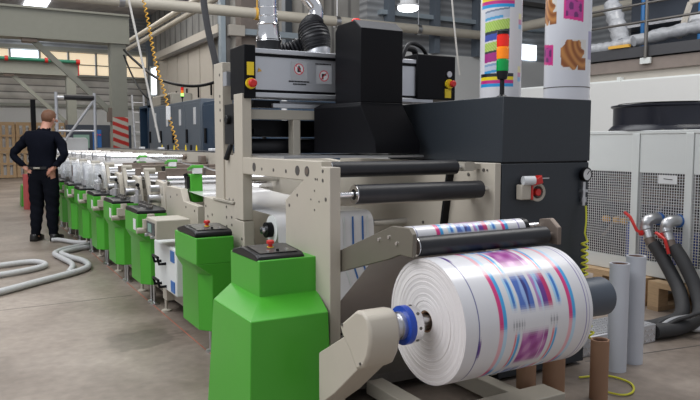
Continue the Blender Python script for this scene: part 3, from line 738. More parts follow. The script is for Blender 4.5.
# ------------------------------------------------------------------ machine head across the web
h = thing('crosswise_head_unit', (2.3,4.15,1.63), 'long aluminium head unit with warning stickers spanning the machine', 'machine head')
MB().box(1.585,2.95,4.0,4.2,1.675,1.905).build('housing', M['alu'], h, bevel=.003)
MB().box(1.585,2.95,3.99,4.2,1.905,1.935).box(1.585,2.95,3.99,4.2,1.635,1.665).build('rail', M['alu'], h, bevel=.004)
MB().box(1.585,2.95,3.995,4.2,1.655,1.682).box(1.585,2.95,3.995,4.2,1.887,1.908).build('slot', M['black'], h)
e = MB().box(1.51,1.585,3.97,4.22,1.625,1.95).build('end_cap', M['black'], h, bevel=.004)
MB().box(1.527,1.572,3.966,3.97,1.765,1.845).build('yellow_label', M['yellow'], e)
MB().cyl((1.55,3.97,1.715),(1.55,3.955,1.715),.034,28).build('button_collar', M['yellow'], e)
MB().lathe((1.55,3.955,1.715),(0,-1,0),[(0,.012),(.012,.012),(.014,.026),(.03,.026),(.036,.018)],24).build('stop_button', M['red'], e)
MB().box(1.495,2.95,4.25,4.32,1.72,1.81).build('rear_rail', M['alu'], h)
MB().cyl((1.62,3.999,1.8),(1.62,3.994,1.8),.016,3).build('warning_triangle', M['orange'], h)
def sign(kind):
    def fn(u,v):
        x,y = u-.5, v-(.62 if kind == 'a' else .42)
        r = math.hypot(x*1.0,y*1.05)
        if .25<r<.30: return (.65,.03,.06)
        if r<.25:
            if abs(x+y if kind=='a' else x-y)<.03: return (.65,.03,.06)
            if kind=='a' and abs(x)<.10-.06*(y>0.08) and -.17<y<.18: return (.02,.02,.02)
            if kind=='b' and ((-.14<x<.14 and .02<y<.11) or (-.14<x<-.03 and -.17<y<.1)): return (.02,.02,.02)
            return (.75,.75,.75)
        return (.45,.46,.48)
    return fn
flat_print('warning_sticker', (1.835,3.9985,1.745), (.115,0,0), (0,0,.124), 52, 56, sign('a'), h)
flat_print('warning_sticker', (2.015,3.9985,1.735), (.115,0,0), (0,0,.124), 52, 56, sign('b'), h)
# sticker captions: small unreadable dark print bars
mh = MB()
for i in range(14): mh.box(1.82+i*.0105,1.82+i*.0105+.007,3.9965,3.998,1.738,1.747)
for i in range(9): mh.box(1.85+i*.0105,1.85+i*.0105+.007,3.9965,3.998,1.722,1.730)
for i in range(11): mh.box(2.01+i*.0105,2.01+i*.0105+.007,3.9965,3.998,1.858,1.866)
mh.build('sticker_caption', M['black'], h)
# lower twin rails under the head
MB().box(1.72,2.9,4.02,4.1,1.575,1.60).box(1.80,2.9,4.14,4.2,1.60,1.625).build('lower_rail', M['alu'], h)
MB().box(1.6,1.78,4.05,4.15,1.575,1.62).build('carriage', M['black'], h)
# black electronics box on right end
e = MB().box(2.80,3.14,3.98,4.3,1.66,1.975).build('electronics_box', M['black'], h, bevel=.006)
MB().cyl((3.08,3.98,1.845),(3.08,3.97,1.845),.022,20).build('push_button', M['steel'], e)
MB().cyl((3.08,3.98,1.775),(3.08,3.965,1.775),.034,24).build('button_collar', M['yellow'], e)
MB().lathe((3.09,3.965,1.775),(0,-1,0),[(0,.012),(.012,.012),(.014,.024),(.03,.024),(.035,.016)],24).build('stop_button', M['red'], e)
MB().box(3.045,3.10,3.976,3.98,1.675,1.74).build('yellow_label', M['yellow'], e)
MB().tube(spline([(2.7,4.1,1.95),(2.75,4.12,2.02),(2.88,4.15,2.03),(2.95,4.2,1.97)]),.022,10).build('hose', M['hose'], h)
MB().tube(spline([(2.68,4.0,1.93),(2.78,4.05,2.05),(2.92,4.1,2.04),(3.02,4.15,1.97)]),.014,10).build('hose', M['blackpl'], h)

# black tower on the head
t = thing('print_head_tower', (2.27,3.75,1.28), 'tall matt black hood in front of the aluminium head unit', 'machine hood')
MB().prism([(3.6,1.60),(3.6,2.045),(3.68,2.10),(3.89,2.10),(3.93,2.06),(3.93,1.60)],'x',2.118,2.423).build('upper_hood', M['black'], t, bevel=.004)
MB().prism([(3.598,2.046),(3.68,2.105),(3.70,2.105),(3.61,2.046)],'x',2.118,2.423).build('top_edge', M['anth2'], t)
def rg(x0,x1,y0,y1,z): return [(x0,y0,z),(x1,y0,z),(x1,y1,z),(x0,y1,z)]
MB().loft([[(2.17,3.5,1.285),(2.49,3.5,1.285),(2.49,3.985,1.285),(1.99,3.985,1.285)],[(2.16,3.5,1.36),(2.49,3.5,1.36),(2.49,3.985,1.36),(1.99,3.985,1.36)],[(2.118,3.6,1.575),(2.43,3.6,1.575),(2.44,3.985,1.575),(1.99,3.985,1.575)],[(2.118,3.6,1.60),(2.423,3.6,1.60),(2.423,3.985,1.60),(2.04,3.985,1.60)]]).build('lower_hood', M['black'], t, bevel=.004)
MB().box(2.17,2.45,3.8,4.27,1.29,1.57).build('rear_hood', M['black'], t, bevel=.02)
tag(MB().lathe((2.2,3.8,2.105),(0,0,1),[(0,.03),(.02,.03),(.03,.02)],20).build('beacon', M['redlight']), 'small red beacon lens on top of the black tower', 'beacon')

# ducts
tag(MB().tube(spline([(3.53,17.5,3.5),(3.607,17.0,2.98),(3.61,16.0,2.51),(3.77,15.5,2.2)],12),.022,8).build('hanging_cable', M['black']), 'steep thin black cable dropping from the striped column to the teal cabinet', 'cable')
t = thing('silver_duct', (1.83,4.25,1.95), 'shiny silver spiral duct rising from the left of the head unit', 'duct')
pr = [(0,.062),(.03,.062)]
for i in range(10): pr += [(.05+i*.055,.060),(.054+i*.055,.064),(.058+i*.055,.060)]
pr[-1:] = [(.6,.06),(1.2,.06)]
MB().lathe((1.79,4.25,2.02),(-.02,0,1),[(0,.085),(.02,.08),(.10,.068),(.11,.072),(.12,.066)],28).build('duct_cone', M['chrome'], t)
MB().lathe((1.79,4.25,2.13),(-.02,0,1),pr,28).build('duct_tube', M['chrome'], t)
MB().lathe((1.79,4.25,1.94),(0,0,1),[(0,.09),(.02,.075),(.07,.08),(.09,.085)],24).build('flange', M['rubber'], t)
t = thing('flexible_duct', (2.15,4.3,1.95), 'black ribbed flexible duct with silver elbow above the head unit', 'duct')
pts = spline([(2.14,4.22,1.98),(2.13,4.24,2.06),(2.13,4.28,2.13),(2.16,4.32,2.19)],14); n = len(pts)
MB().tube(pts, lambda s: .088+.022*math.sin(min(1,s*1.1)*PI)+.004*math.sin(s*90)-.02*s*s, 28).build('flexible_hose', M['rubber'], t)
pts = spline([(2.10,4.3,2.05),(2.0,4.35,1.99),(1.9,4.4,1.97)],14)
MB().tube(pts, lambda s: .055+.008*math.sin(s*60), 20).build('flexible_hose', M['rubber'], t)
MB().lathe((2.14,4.22,1.935),(0,0,1),[(0,.085),(.06,.085),(.07,.08)],24).build('collar', M['alu'], t)
MB().tube(spline([(2.17,4.32,2.18),(2.18,4.33,2.28),(2.12,4.34,2.36),(1.98,4.36,2.55)],8),.052,20).build('elbow', M['chrome'], t)
# cables hanging
tag(MB().tube(spline([(1.90,6.0,3.0),(1.905,6.0,2.66),(1.945,6.0,2.36),(2.005,6.0,2.09),(2.038,6.0,1.83),(2.07,6.0,1.3)]),.030,10).build('hanging_hose', M['anth2']), 'thick dark grey hose hanging left of the beige posts', 'hose')
tag(MB().tube(coil([(2.26,9.9,3.5),(2.35,9.9,3.0),(2.43,9.9,2.5),(2.56,9.9,2.03),(2.62,9.9,1.68),(2.70,9.9,1.39),(2.72,9.9,1.25)],.020,34),.0085,6).build('coiled_cable', M['orange']), 'yellow-orange coiled cable hanging in front of the cabinets', 'cable')
tag(MB().box(2.56,2.62,9.86,9.89,1.68,1.88).build('pendant_switch', M['label'], bevel=.005), 'white pendant label hanging beside the orange coiled cable', 'switch')
tag(MB().cyl((2.17,11,4.3),(2.74,11,1.36),.018,8).build('hanging_rod', M['whiterope']), 'thin pale rod hanging from the roof beside the striped column', 'rod')
tag(MB().tube(spline([(3.54,17.5,3.63),(3.56,16.5,3.28),(3.67,15.0,2.77),(3.82,14.0,2.553),(4.09,13.5,2.488),(4.34,13.0,2.54),(4.7,12.6,2.75)],12),.03,8).build('hanging_cable', M['black']), 'sagging black cable strung from the striped column to the wall', 'cable')
tag(MB().tube(spline([(7.0,9.0,4.6),(7.0,9.0,3.8),(7.2,9.1,2.9),(7.35,9.2,2.5)],12),.016,6).build('hanging_cable', M['whiterope']), 'thin white cord hanging down right of the glowing lamp', 'cord')

# ------------------------------------------------------------------ big dark cabinet
c = thing('dark_machine_cabinet', (2.92,3.5,0), 'large anthracite machine cabinet to the right of the rollers', 'cabinet')
MB().box(2.573,3.262,2.84,4.0,1.243,1.605).build('upper_housing', M['anth'], c, bevel=.004)
MB().box(2.573,3.255,2.84,4.0,.02,1.235).build('lower_housing', M['anth'], c, bevel=.004)
MB().box(2.58,3.25,2.848,3.98,1.232,1.246).build('seam', M['black'], c)
MB().box(2.6,3.2,2.9,3.9,0,.03).build('plinth', M['black'], c)
# tape dispenser on cabinet
t = thing('tape_dispenser', (2.75,2.8,1.03), 'red and white tape gun hanging on the dark cabinet front', 'tape dispenser')
MB().cyl((2.69,2.8,1.142),(2.755,2.78,1.142),.026,20).build('roller_housing', M['white'], t)
MB().prism([(2.745,1.115),(2.742,1.14),(2.80,1.172),(2.812,1.125)],'y',2.765,2.81).build('head_guard', M['red'], t, bevel=.004)
MB().box(2.672,2.745,2.79,2.835,1.035,1.12).build('frame', M['beige'], t, bevel=.006)
MB().box(2.745,2.758,2.788,2.835,1.035,1.12).build('side_plate', M['red'], t)
MB().pipe((2.795,2.79,1.075),(2.80,2.83,1.075),.052,.036,32).build('tape_reel', M['beige2'], t)
MB().cyl((2.795,2.785,1.075),(2.795,2.838,1.075),.02,16).build('reel_hub', M['red'], t)
MB().box(2.78,2.87,2.78,2.784,1.15,1.156).build('blade', M['steel'], t)
# gauge with yellow hose
t = thing('pressure_gauge', (3.2,2.8,1.1), 'round black-rimmed pressure gauge on the right edge of the dark cabinet', 'gauge')
MB().lathe((3.205,2.838,1.165),(0,-1,0),[(0,.035),(.012,.042),(.032,.042),(.036,.035),(.03,.034)],28).build('rim', M['black'], t)
MB().cyl((3.205,2.81,1.165),(3.205,2.806,1.165),.034,28).build('dial', M['label'], t)
MB().bar((3.205,2.805,1.165),(3.222,2.805,1.185),.003,.003).build('needle', M['black'], t)
MB().cyl((3.195,2.82,1.12),(3.195,2.82,.98),.011,12).box(3.175,3.215,2.805,2.838,1.06,1.075).cyl((3.195,2.82,1.03),(3.195,2.82,1.0),.018,12).build('fitting', M['steel'], t)
yh = [(3.195,2.80,.98),(3.19,2.79,.9),(3.17,2.78,.82)]
tag(MB().tube(spline(yh,6)+coil([(3.17,2.78,.78),(3.165,2.77,.6),(3.13,2.74,.40),(3.12,2.66,.22)],.018,15),.006,6).build('coiled_air_hose', M['yelhose']), 'yellow coiled air hose hanging from the pressure gauge', 'hose')
tag(MB().tube(spline([(2.95,2.5,.01),(3.0,2.36,.01),(3.1,2.36,.01),(3.2,2.46,.01),(3.18,2.6,.01),(3.02,2.66,.01)],12),.006,6).build('air_hose', M['yelhose']), 'yellow hose loop lying on the floor by the cardboard tube', 'hose')

# printed sleeves on the cabinet
def col_a(s,a):
    c = (a+R(42)+PI)%(2*PI)-PI
    x = c*.124                # metres across, seen from the front corner
    if -.145<x<.08:
        for lo in (.078,.542):
            if lo<s<lo+.078:
                k = (s-lo)/.078
                return (.02,.35,.75) if k<.25 else (.62,.03,.25) if k<.5 else (.9,.72,.02) if k<.75 else (.02,.02,.03)
    d = x*.12                 # pictures sit slightly askew
    if -.105<x<.05:
        z = s-d
        if .478<z<.535: return (.10,.40,.70) if z<.495 and x<.01 else (.55,.62,.72) if z<.525 else (.2,.25,.35)
        if .357<z<.470: return (.06,.10,.45) if z<.395 else (.03,.04,.06) if z<.412 else (.40,.62,.10) if (x*70+z*40)%1>.25 else (.62,.78,.25)
        if .232<z<.348: return (.42,.03,.25) if z<.285 else (.05,.05,.06) if z<.297 else (.42,.62,.10) if (x*60+z*50)%1>.25 else (.62,.75,.28)
        if .166<z<.222: return (.05,.35,.70) if z<.182 else (.55,.62,.74) if z<.208 else (.25,.4,.6)
    if .115<x<.15:
        for lo in (.11,.42):
            if lo<s<lo+.09: k=(s-lo)/.09; return (.35,.6,.85) if k<.3 else (.75,.35,.5) if k<.6 else (.9,.82,.5)
    return W_
def col_b(s,a):
    c = (a+R(47)+PI)%(2*PI)-PI
    x = c*.158
    for x0,x1,z0,z1,k in ((-.26,-.08,2.17,2.38,'c'),(-.03,.105,2.19,2.345,'m'),(-.045,.135,1.85,2.06,'c'),(-.26,-.10,1.90,2.04,'m'),(.16,.25,1.93,2.12,'p'),(.08,.2,2.36,2.6,'p'),(-.26,-.1,2.5,2.7,'m')):
        u,v = (x-x0)/(x1-x0), (s-z0)/(z1-z0)
        if k == 'm': v -= (.5-u)*.16
        if 0<u<1 and 0<v<1:
            if k=='c':
                r = math.hypot(u-.42,(v-.52))
                if r>.47+.05*math.sin(math.atan2(v-.5,u-.5)*7) and not (u>.65 and v<.4): return (.72,.70,.66) if u>.3 else W_
                w = .5+.5*math.sin(26*math.hypot(u-.78,(v-.92)*.8)+2*math.sin(u*5))
                return (.28+.30*w,.08+.17*w,.015+.05*w)
            if k=='m':
                r = max(abs(u-.5)*.9, abs(v-.5))
                q = math.sin(u*13)*math.sin(v*8)
                return (.70,.03,.26) if r>.36 else (.16,.02,.15) if q>.2 else (.50,.05,.30)
            return (.42,.40,.58)
    return (.74,.75,.80)
s1 = thing('printed_sleeve', (2.87,3.2,1.605), 'tall white printed sleeve with colour bars behind the signal light', 'printed sleeve')
printed_cyl('printed_surface', (2.87,3.2,1.606), (2.87,3.2,2.6), .124, col_a, 300, 200, s1)
MB().pipe((2.87,3.2,1.607),(2.87,3.2,2.6),.122,.11,40).build('core', M['card'], s1)
s2 = thing('printed_sleeve', (3.76,3.5,0), 'tall pale printed sleeve with pastry pictures rising behind the dark cabinet', 'printed sleeve')
printed_cyl('printed_surface', (3.76,3.5,0.0), (3.76,3.5,2.9), .158, col_b, 560, 200, s2)
MB().pipe((3.76,3.5,0.001),(3.76,3.5,2.9),.156,.14,40).build('core', M['card'], s2)
MB().pipe((3.76,3.5,1.735),(3.76,3.5,1.741),.1595,.15,40).build('seam_ring', M['darksteel'], s2)

# ------------------------------------------------------------------ tubes standing on the floor
def tube_up(name, x, y, z0, r, h, m, label, grp=None):
    t = thing(name, (x,y,z0), label, 'tube', grp)
    MB().pipe((x,y,z0),(x,y,z0+h),r,r*.82,32).build('tube_wall', m, t)
    MB().pipe((x,y,z0+.002),(x,y,z0+h-.004),r*.815,r*.74,32).build('inner_core', M['tubeend'], t)
    return t
tube_up('plastic_tube', 3.335,2.66,0,.056,.645,M['greytube'],'pale grey upright tube, left of the two beside the dark cabinet')
tube_up('plastic_tube', 3.545,2.71,0,.058,.665,M['greytube'],'pale grey upright tube, right of the pair in front of the chiller')
tube_up('cardboard_tube', 2.875,2.40,0,.047,.32,M['card'],'brown cardboard tube standing alone right of the roll')
tube_up('cardboard_tube', 2.70,2.55,0,.058,.34,M['card'],'brown cardboard tube half hidden under the roll, right one of two')
tube_up('cardboard_tube', 2.52,2.57,0,.050,.34,M['card'],'brown cardboard tube half hidden under the roll, left one of two')

# ------------------------------------------------------------------ chiller on pallet
def pallet(loc, dx, dy, label):
    x,y,z = loc
    t = thing('wooden_pallet', loc, label, 'pallet')
    for i in range(3): MB().box(x,x+dx,y+i*(dy-.1)/2,y+i*(dy-.1)/2+.1,z,z+.035).build('bottom_board', M['wood2'], t)
    for i in range(3):
        for j in range(3): MB().box(x+i*(dx-.12)/2,x+i*(dx-.12)/2+.12,y+j*(dy-.1)/2,y+j*(dy-.1)/2+.1,z+.035,z+.19).build('block', M['wood'], t)
    for i in range(6): MB().box(x+i*(dx-.12)/5,x+i*(dx-.12)/5+.12,y,y+dy,z+.19,z+.235).build('top_board', M['wood'], t)
    return t
pallet((4.80,2.55,0),1.2,1.0,'wooden pallet under the near end of the chiller')
pallet((4.85,3.62,0),1.2,.95,'wooden pallet under the far end of the chiller')
ch = thing('chiller', (5.4,3.5,.24), 'light grey chiller cabinet with mesh panels and a round fan on top', 'chiller')
X0 = 4.95
MB().box(X0,X0+.06,2.45,4.45,.24,.335).box(X0+1.04,X0+1.1,2.45,4.45,.24,.335).build('base_rail', M['chill'], ch, bevel=.004)
for (a,b) in ((3.79,3.86),(3.30,3.365),(2.9,2.96),(4.38,4.45)):
    MB().box(X0-.005,X0+.05,a,b,.33,1.43).build('frame_post', M['chill'], ch, bevel=.004)
MB().box(X0,X0+1.1,2.45,4.45,1.425,1.455).build('top_sheet', M['chill'], ch, bevel=.004)
for (a,b) in ((3.86,4.38),(3.365,3.79),(2.96,3.30),(2.45,2.9)):
    MB().box(X0+.006,X0+.02,a+.004,b-.004,1.105,1.425).build('upper_panel', M['chill'], ch, bevel=.002)
    m = MB(); st = .0225
    nz = int(.745/st); ny = int((b-a)/st)
    for i in range(nz+1): m.box(X0+.008,X0+.011,a,b,.36+i*st,.36+i*st+.0040)
    for i in range(ny+1): m.box(X0+.005,X0+.008,a+i*st,a+i*st+.0040,.36,1.105)
    m.build('mesh_panel', M['label'], ch, smooth=False)
    MB().box(X0,X0+.03,a,b,.33,.365).build('panel_sill', M['chill'], ch)
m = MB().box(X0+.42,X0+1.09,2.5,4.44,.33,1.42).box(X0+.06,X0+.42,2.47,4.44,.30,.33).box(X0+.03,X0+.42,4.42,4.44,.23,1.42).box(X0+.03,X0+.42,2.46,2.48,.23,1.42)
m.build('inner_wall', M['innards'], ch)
for k in range(9): MB().cyl((X0+.3,2.6,.82+k*.03),(X0+.3,4.35,.82+k*.03),.010,8).build('coil_pipe', M['brown'], ch)
MB().cyl((X0+.25,3.95,.34),(X0+.25,3.95,.66),.11,20).cyl((X0+.25,3.5,.34),(X0+.25,3.5,.60),.10,20).each('compressor', M['blue'], ch)
for y in (4.2,4.0,4.08): MB().cyl((X0+.14,y,.66),(X0+.14,y+.05,.66),.03,12).build('orange_valve', M['orange'], ch)
MB().tube(spline([(X0+.2,4.3,.5),(X0+.2,4.1,.7),(X0+.22,3.9,.62),(X0+.2,3.6,.9),(X0+.25,3.4,.7)]),.015,8).build('inner_pipe', M['brown'], ch)
MB().box(X0-.002,X0+.004,3.43,3.60,1.02,1.09).build('white_label', M['label'], ch)
MB().cyl((X0-.004,3.47,1.055),(X0-.0025,3.55,1.06),.003,6).build('label_mark', M['black'], ch)
fx,fy = 5.48,3.86
fan = MB().lathe((fx,fy,1.455),(0,0,1),[(0,.54),(.02,.53),(.05,.50),(.20,.50),(.21,.52),(.225,.52),(.225,.49),(.06,.47)],64,cap=False).build('fan_shroud', M['fancol'], ch)
g = MB()
for k in range(5): g.pipe((fx,fy,1.69),(fx,fy,1.695),.1+.09*k,.092+.09*k,48)
for k in range(12):
    a = 2*PI*k/12; g.cyl((fx+.1*math.cos(a),fy+.1*math.sin(a),1.692),(fx+.5*math.cos(a),fy+.5*math.sin(a),1.672),.006,6)
g.build('fan_grille', M['black'], ch)
g = MB()
for k in range(7):
    a = 2*PI*k/7; u = Vector((math.cos(a),math.sin(a),0)); w = Vector((-math.sin(a),math.cos(a),0)); c0 = Vector((fx,fy,1.6))
    g.loft([[c0+u*.08-w*.04+Vector((0,0,.03)), c0+u*.08+w*.04-Vector((0,0,.03)), c0+u*.08+w*.04-Vector((0,0,.02)), c0+u*.08-w*.04+Vector((0,0,.04))],[c0+u*.44-w*.09+Vector((0,0,.02)), c0+u*.44+w*.09-Vector((0,0,.03)), c0+u*.44+w*.09-Vector((0,0,.02)), c0+u*.44-w*.09+Vector((0,0,.03))]])
g.cyl((fx,fy,1.55),(fx,fy,1.68),.09,20).build('fan_rotor', M['black'], ch)
for y in (4.1,3.9,3.6,3.4): MB().cyl((X0+.03,y,1.455),(X0+.03,y,1.465),.012,8).each('bolt', M['darksteel'], ch)
# valves and hoses
def valve(y, z, hy, label):
    t = thing('pipe_valve', (4.9,y,z), label, 'valve')
    MB().tube(spline([(4.97,y-.03,z+.02),(4.89,y-.025,z+.025),(4.835,y-.01,z+.005),(4.825,y,z-.06)],8),.046,18).build('elbow', M['steel'], t)
    MB().pipe((4.955,y-.03,z+.02),(4.935,y-.03,z+.02),.052,.04,24).build('flange', M['bluebox'], t)
    MB().lathe((4.825,y,z-.04),(-.1,-.5,-1),[(0,.05),(.03,.05),(.035,.04),(.10,.042),(.105,.034),(.16,.036),(.165,.046),(.20,.046)],20).build('valve_body', M['steel'], t)
    MB().lathe((4.808,y-.05,z-.13),(-.1,-.5,-1),[(0,.041),(.05,.041)],20).build('brass_ring', M['brown'], t)
    MB().tube([(4.77,y+.0,z-.09),(4.755,y+.03,z-.07),(4.74,y+hy[0]*.6,z+hy[1]*.5),(4.74,y+hy[0],z+hy[1])],.013,8).build('lever', M['red'], t)
    MB().cyl((4.81,y,z-.09),(4.765,y,z-.09),.022,12).build('lever_hub', M['red'], t)
valve(3.61,.71,(.14,.07),'grey elbow valve with red lever, left one of two on the chiller')
valve(3.43,.71,(-.10,-.22),'grey elbow valve with red lever, right one of two on the chiller')
tag(MB().tube(spline([(4.80,3.51,.54),(4.78,3.38,.40),(4.70,3.2,.22),(4.52,3.06,.09),(4.26,3.05,.055),(4.07,3.06,.055)],12),.052,18).build('rubber_hose', M['hose']), 'thick black hose from the left red-levered valve, curving down to the floor', 'hose')
tag(MB().tube(spline([(4.80,3.33,.54),(4.78,3.22,.42),(4.73,3.08,.24),(4.60,2.97,.10),(4.32,2.93,.06),(4.07,2.95,.06)],12),.052,18).build('rubber_hose', M['hose']), 'thick black hose from the right red-levered valve, curving down to the floor', 'hose')
for k in range(3):
    tag(MB().tube(spline([(4.72+.05*k,2.62,.62+.03*k),(4.55,2.72-.02*k,.30),(4.42-.03*k,2.86,.16),(4.25,2.98-.03*k,.12),(4.1,3.0-.03*k,.05)],12),.014,8).build('power_cable', M['hose'] if k!=1 else M['steel']), ['thin black cable','thin silver braided cable','second thin black cable'][k]+' rising to the right across the big black hoses', 'cable')
t = thing('cable_ramp', (3.7,3.1,0), 'silver checker-plate cable cover on the floor behind the grey tubes', 'cable cover')
MB().box(3.25,4.05,2.92,3.22,0,.125).build('cover_plate', M['alu'], t, bevel=.006)
m = MB()
for i in range(26):
    for j in range(7):
        x = 3.28+i*.03; y = 2.94+j*.04; s_ = 1 if (i+j)%2 else -1
        m.bar((x-.009,y-.009*s_,.126),(x+.009,y+.009*s_,.126),.004,.004)
    for j in range(3):
        x = 3.28+i*.03; z = .02+j*.036; s_ = 1 if (i+j)%2 else -1
        m.bar((x-.008,2.919,z-.008*s_),(x+.008,2.919,z+.008*s_),.003,.004)
m.build('tread_pattern', M['chrome'], t)
tag(MB().ball((4.53,2.93,.03),.05,(1.6,.9,.6)).build('cloth_rag', M['greypipe']), 'small grey rag on the floor near the black hoses', 'rag')

# ------------------------------------------------------------------ gallery (mezzanine) with railing
dv = Vector((-.088,1,0)).normalized()
def mz(d, off, z):        # point d metres along gallery edge, off behind the edge
    p = Vector((8.0,7.0,0))+dv*d+Vector((dv.y,-dv.x,0))*off; return Vector((p.x,p.y,z))
def mzbox(mb, d0,d1,o0,o1,z0,z1):
    c = [mz(d0,o0,0),mz(d1,o0,0),mz(d1,o1,0),mz(d0,o1,0)]
    return mb.prism([(q.x,q.y) for q in c],'z',z0,z1)
struct(mzbox(MB(),-4.5,.75,0,3.0,2.52,2.66).build('trim_24', M['anth2'], off=Vector((0,0,0)), smooth=False))
struct(mzbox(MB(),-4.5,.75,.03,.3,2.34,2.50).build('trim_25', M['concrete'], off=Vector((0,0,0)), smooth=False))
struct(mzbox(MB(),-4.5,.75,.08,.3,2.15,2.34).build('trim_27', M['doorpanel'], off=Vector((0,0,0)), smooth=False))
rl = thing('gallery_railing', tuple(mz(0,0,2.6)), 'grey steel railing along the gallery above the white panels', 'railing')
for d in (-3.6,-2.3,-.88,.7):
    a = mz(d,-.03,2.50); b = mz(d,-.03,3.42); MB().cyl(a,b,.024,10).build('railing_post', M['darksteel'], rl)
for z in (3.22,2.98): MB().cyl(mz(-4.5,-.03,z),mz(.75,-.03,z),.018,10).build('rail', M['darksteel'], rl)
tag(mzbox(MB(),-.95,-.80,-.03,.0,2.42,2.5).build('junction_box', M['chill']), 'tiny grey junction box on the concrete beam below the railing', 'electrical box')
def bundle(pts, r, label, m='wrapg'):
    rnd = random.Random(3)
    P_ = spline(pts,8)
    return tag(MB().tube(P_, lambda s: r*(1+.10*math.sin(s*31)+.06*math.sin(s*67)), 14).build('wrapped_roll', M[m]), label, 'wrapped roll')
bundle([mz(-.45,.25,2.77),mz(-1.0,.3,2.84),mz(-1.6,.3,2.86),mz(-3.2,.3,2.82)],.085,'long plastic-wrapped roll lying along the gallery floor')
bundle([mz(-.36,.2,2.76),mz(-.20,.32,3.05),mz(-.02,.42,3.40)],.12,'plastic-wrapped white roll standing upright behind the railing')
bundle([mz(.08,.12,2.72),mz(-.2,.12,2.72),mz(-.6,.12,2.76)],.08,'short plastic-wrapped bundle lying at the foot of the upright wrapped roll')
tag(MB().bar(mz(-.3,.0,2.69),mz(-.62,.0,2.69),.05,.04).build('yellow_strip', M['orange']), 'yellow strip lying on the gallery edge by the wrapped roll', 'strip')
t = thing('picture_frame', tuple(mz(-1.4,.5,2.7)), 'tilted beige wooden frame holding wrapped goods on the gallery', 'frame')
a,b,c_,d_ = mz(-1.12,.35,2.76),mz(-1.18,.5,3.24),mz(-3.2,.5,3.42),mz(-3.2,.35,2.8)
MB().bar(a,b,.06,.05).bar(b,c_,.06,.05).bar(c_,d_,.06,.05).build('frame_bars', M['doorpanel'], t)
m = MB().ball(mz(-1.7,.6,2.98),.28,(1.2,2.2,.75),20); 
for v in m.bm.verts: v.co += Vector((random.uniform(-.02,.02),random.uniform(-.03,.03),random.uniform(-.03,.03)))
tag(m.build('wrapped_bundle', M['wrap']), 'crumpled plastic-wrapped bundle inside the beige frame', 'bundle')
t = thing('storage_rack', tuple(mz(-1,1.6,2.66)), 'dark storage rack with blue uprights at the back of the gallery', 'rack')
for d in (-.05,-.95,-2.4): MB().cyl(mz(d,1.2,2.66),mz(d,1.2,4.6),.04,8).build('upright', M['rackblue'], t)
for z in (3.15,3.75): mzbox(MB(),-3.2,.5,1.2,2.2,z,z+.04).build('shelf', M['steel'], t)
mzbox(MB(),-1.5,.42,1.6,2.1,2.66,4.6).build('rack_contents', M['navyw'], t)
mzbox(MB(),-4,-1.5,2.1,2.2,2.66,4.6).build('back_panel', M['bluebox'], t)

# ------------------------------------------------------------------ printing stations along the machine
def mach_wall():
    t = thing('machine_side_frame', (2.63,10,0), 'long beige far side frame of the machine with bearing knobs', 'machine frame')
    MB().prism([(4.65,.05),(4.65,1.20),(5.2,1.235),(16.1,1.235),(16.1,.05)],'x',2.6,2.66).build('side_plate', M['beige'], t, bevel=.004)
    MB().box(2.6,2.78,5.2,16.1,1.236,1.25).build('top_ledge', M['anth2'], t)
    return t
mach_wall()
# small items on the ledge
proto = MB().box(2.62,2.70,6.5,6.62,1.25,1.285).build('white_block', M['white'], bevel=.008)
tag(proto,'x','block','small white blocks on the machine ledge')
for i,(y,l) in enumerate(((8.1,'small white block on the machine ledge nearest the beige posts'),(10.6,'small white block on the machine ledge below the cabinet row'),(11.9,'small white block on the machine ledge, left of the other two'))):
    place(proto, i, (2.66,y,1.25), l)
proto = MB().lathe((0,0,0),(0,0,1),[(0,.014),(.05,.009),(.075,.003)],10).build('yellow_marker', M['yellow'])
tag(proto,'x','marker','yellow markers on the machine ledge')
for i,y in enumerate((8.9,9.4,10.0,10.7)): place(proto,i,(2.7,y,1.25),['yellow pointed marker on the ledge nearest the dark blue cabinet','second yellow pointed marker from the right on the machine ledge','third yellow pointed marker from the right on the machine ledge','leftmost yellow pointed marker on the machine ledge'][i])
proto = MB().lathe((0,0,0),(0,0,1),[(0,.016),(.07,.016),(.08,.006)],10).build('black_marker', M['blackpl'])
tag(proto,'x','marker')
for i,y in enumerate((9.15,10.35)): place(proto,i,(2.7,y,1.25),['black stub between the yellow markers on the ledge, right one','black stub between the yellow markers on the ledge, left one'][i])

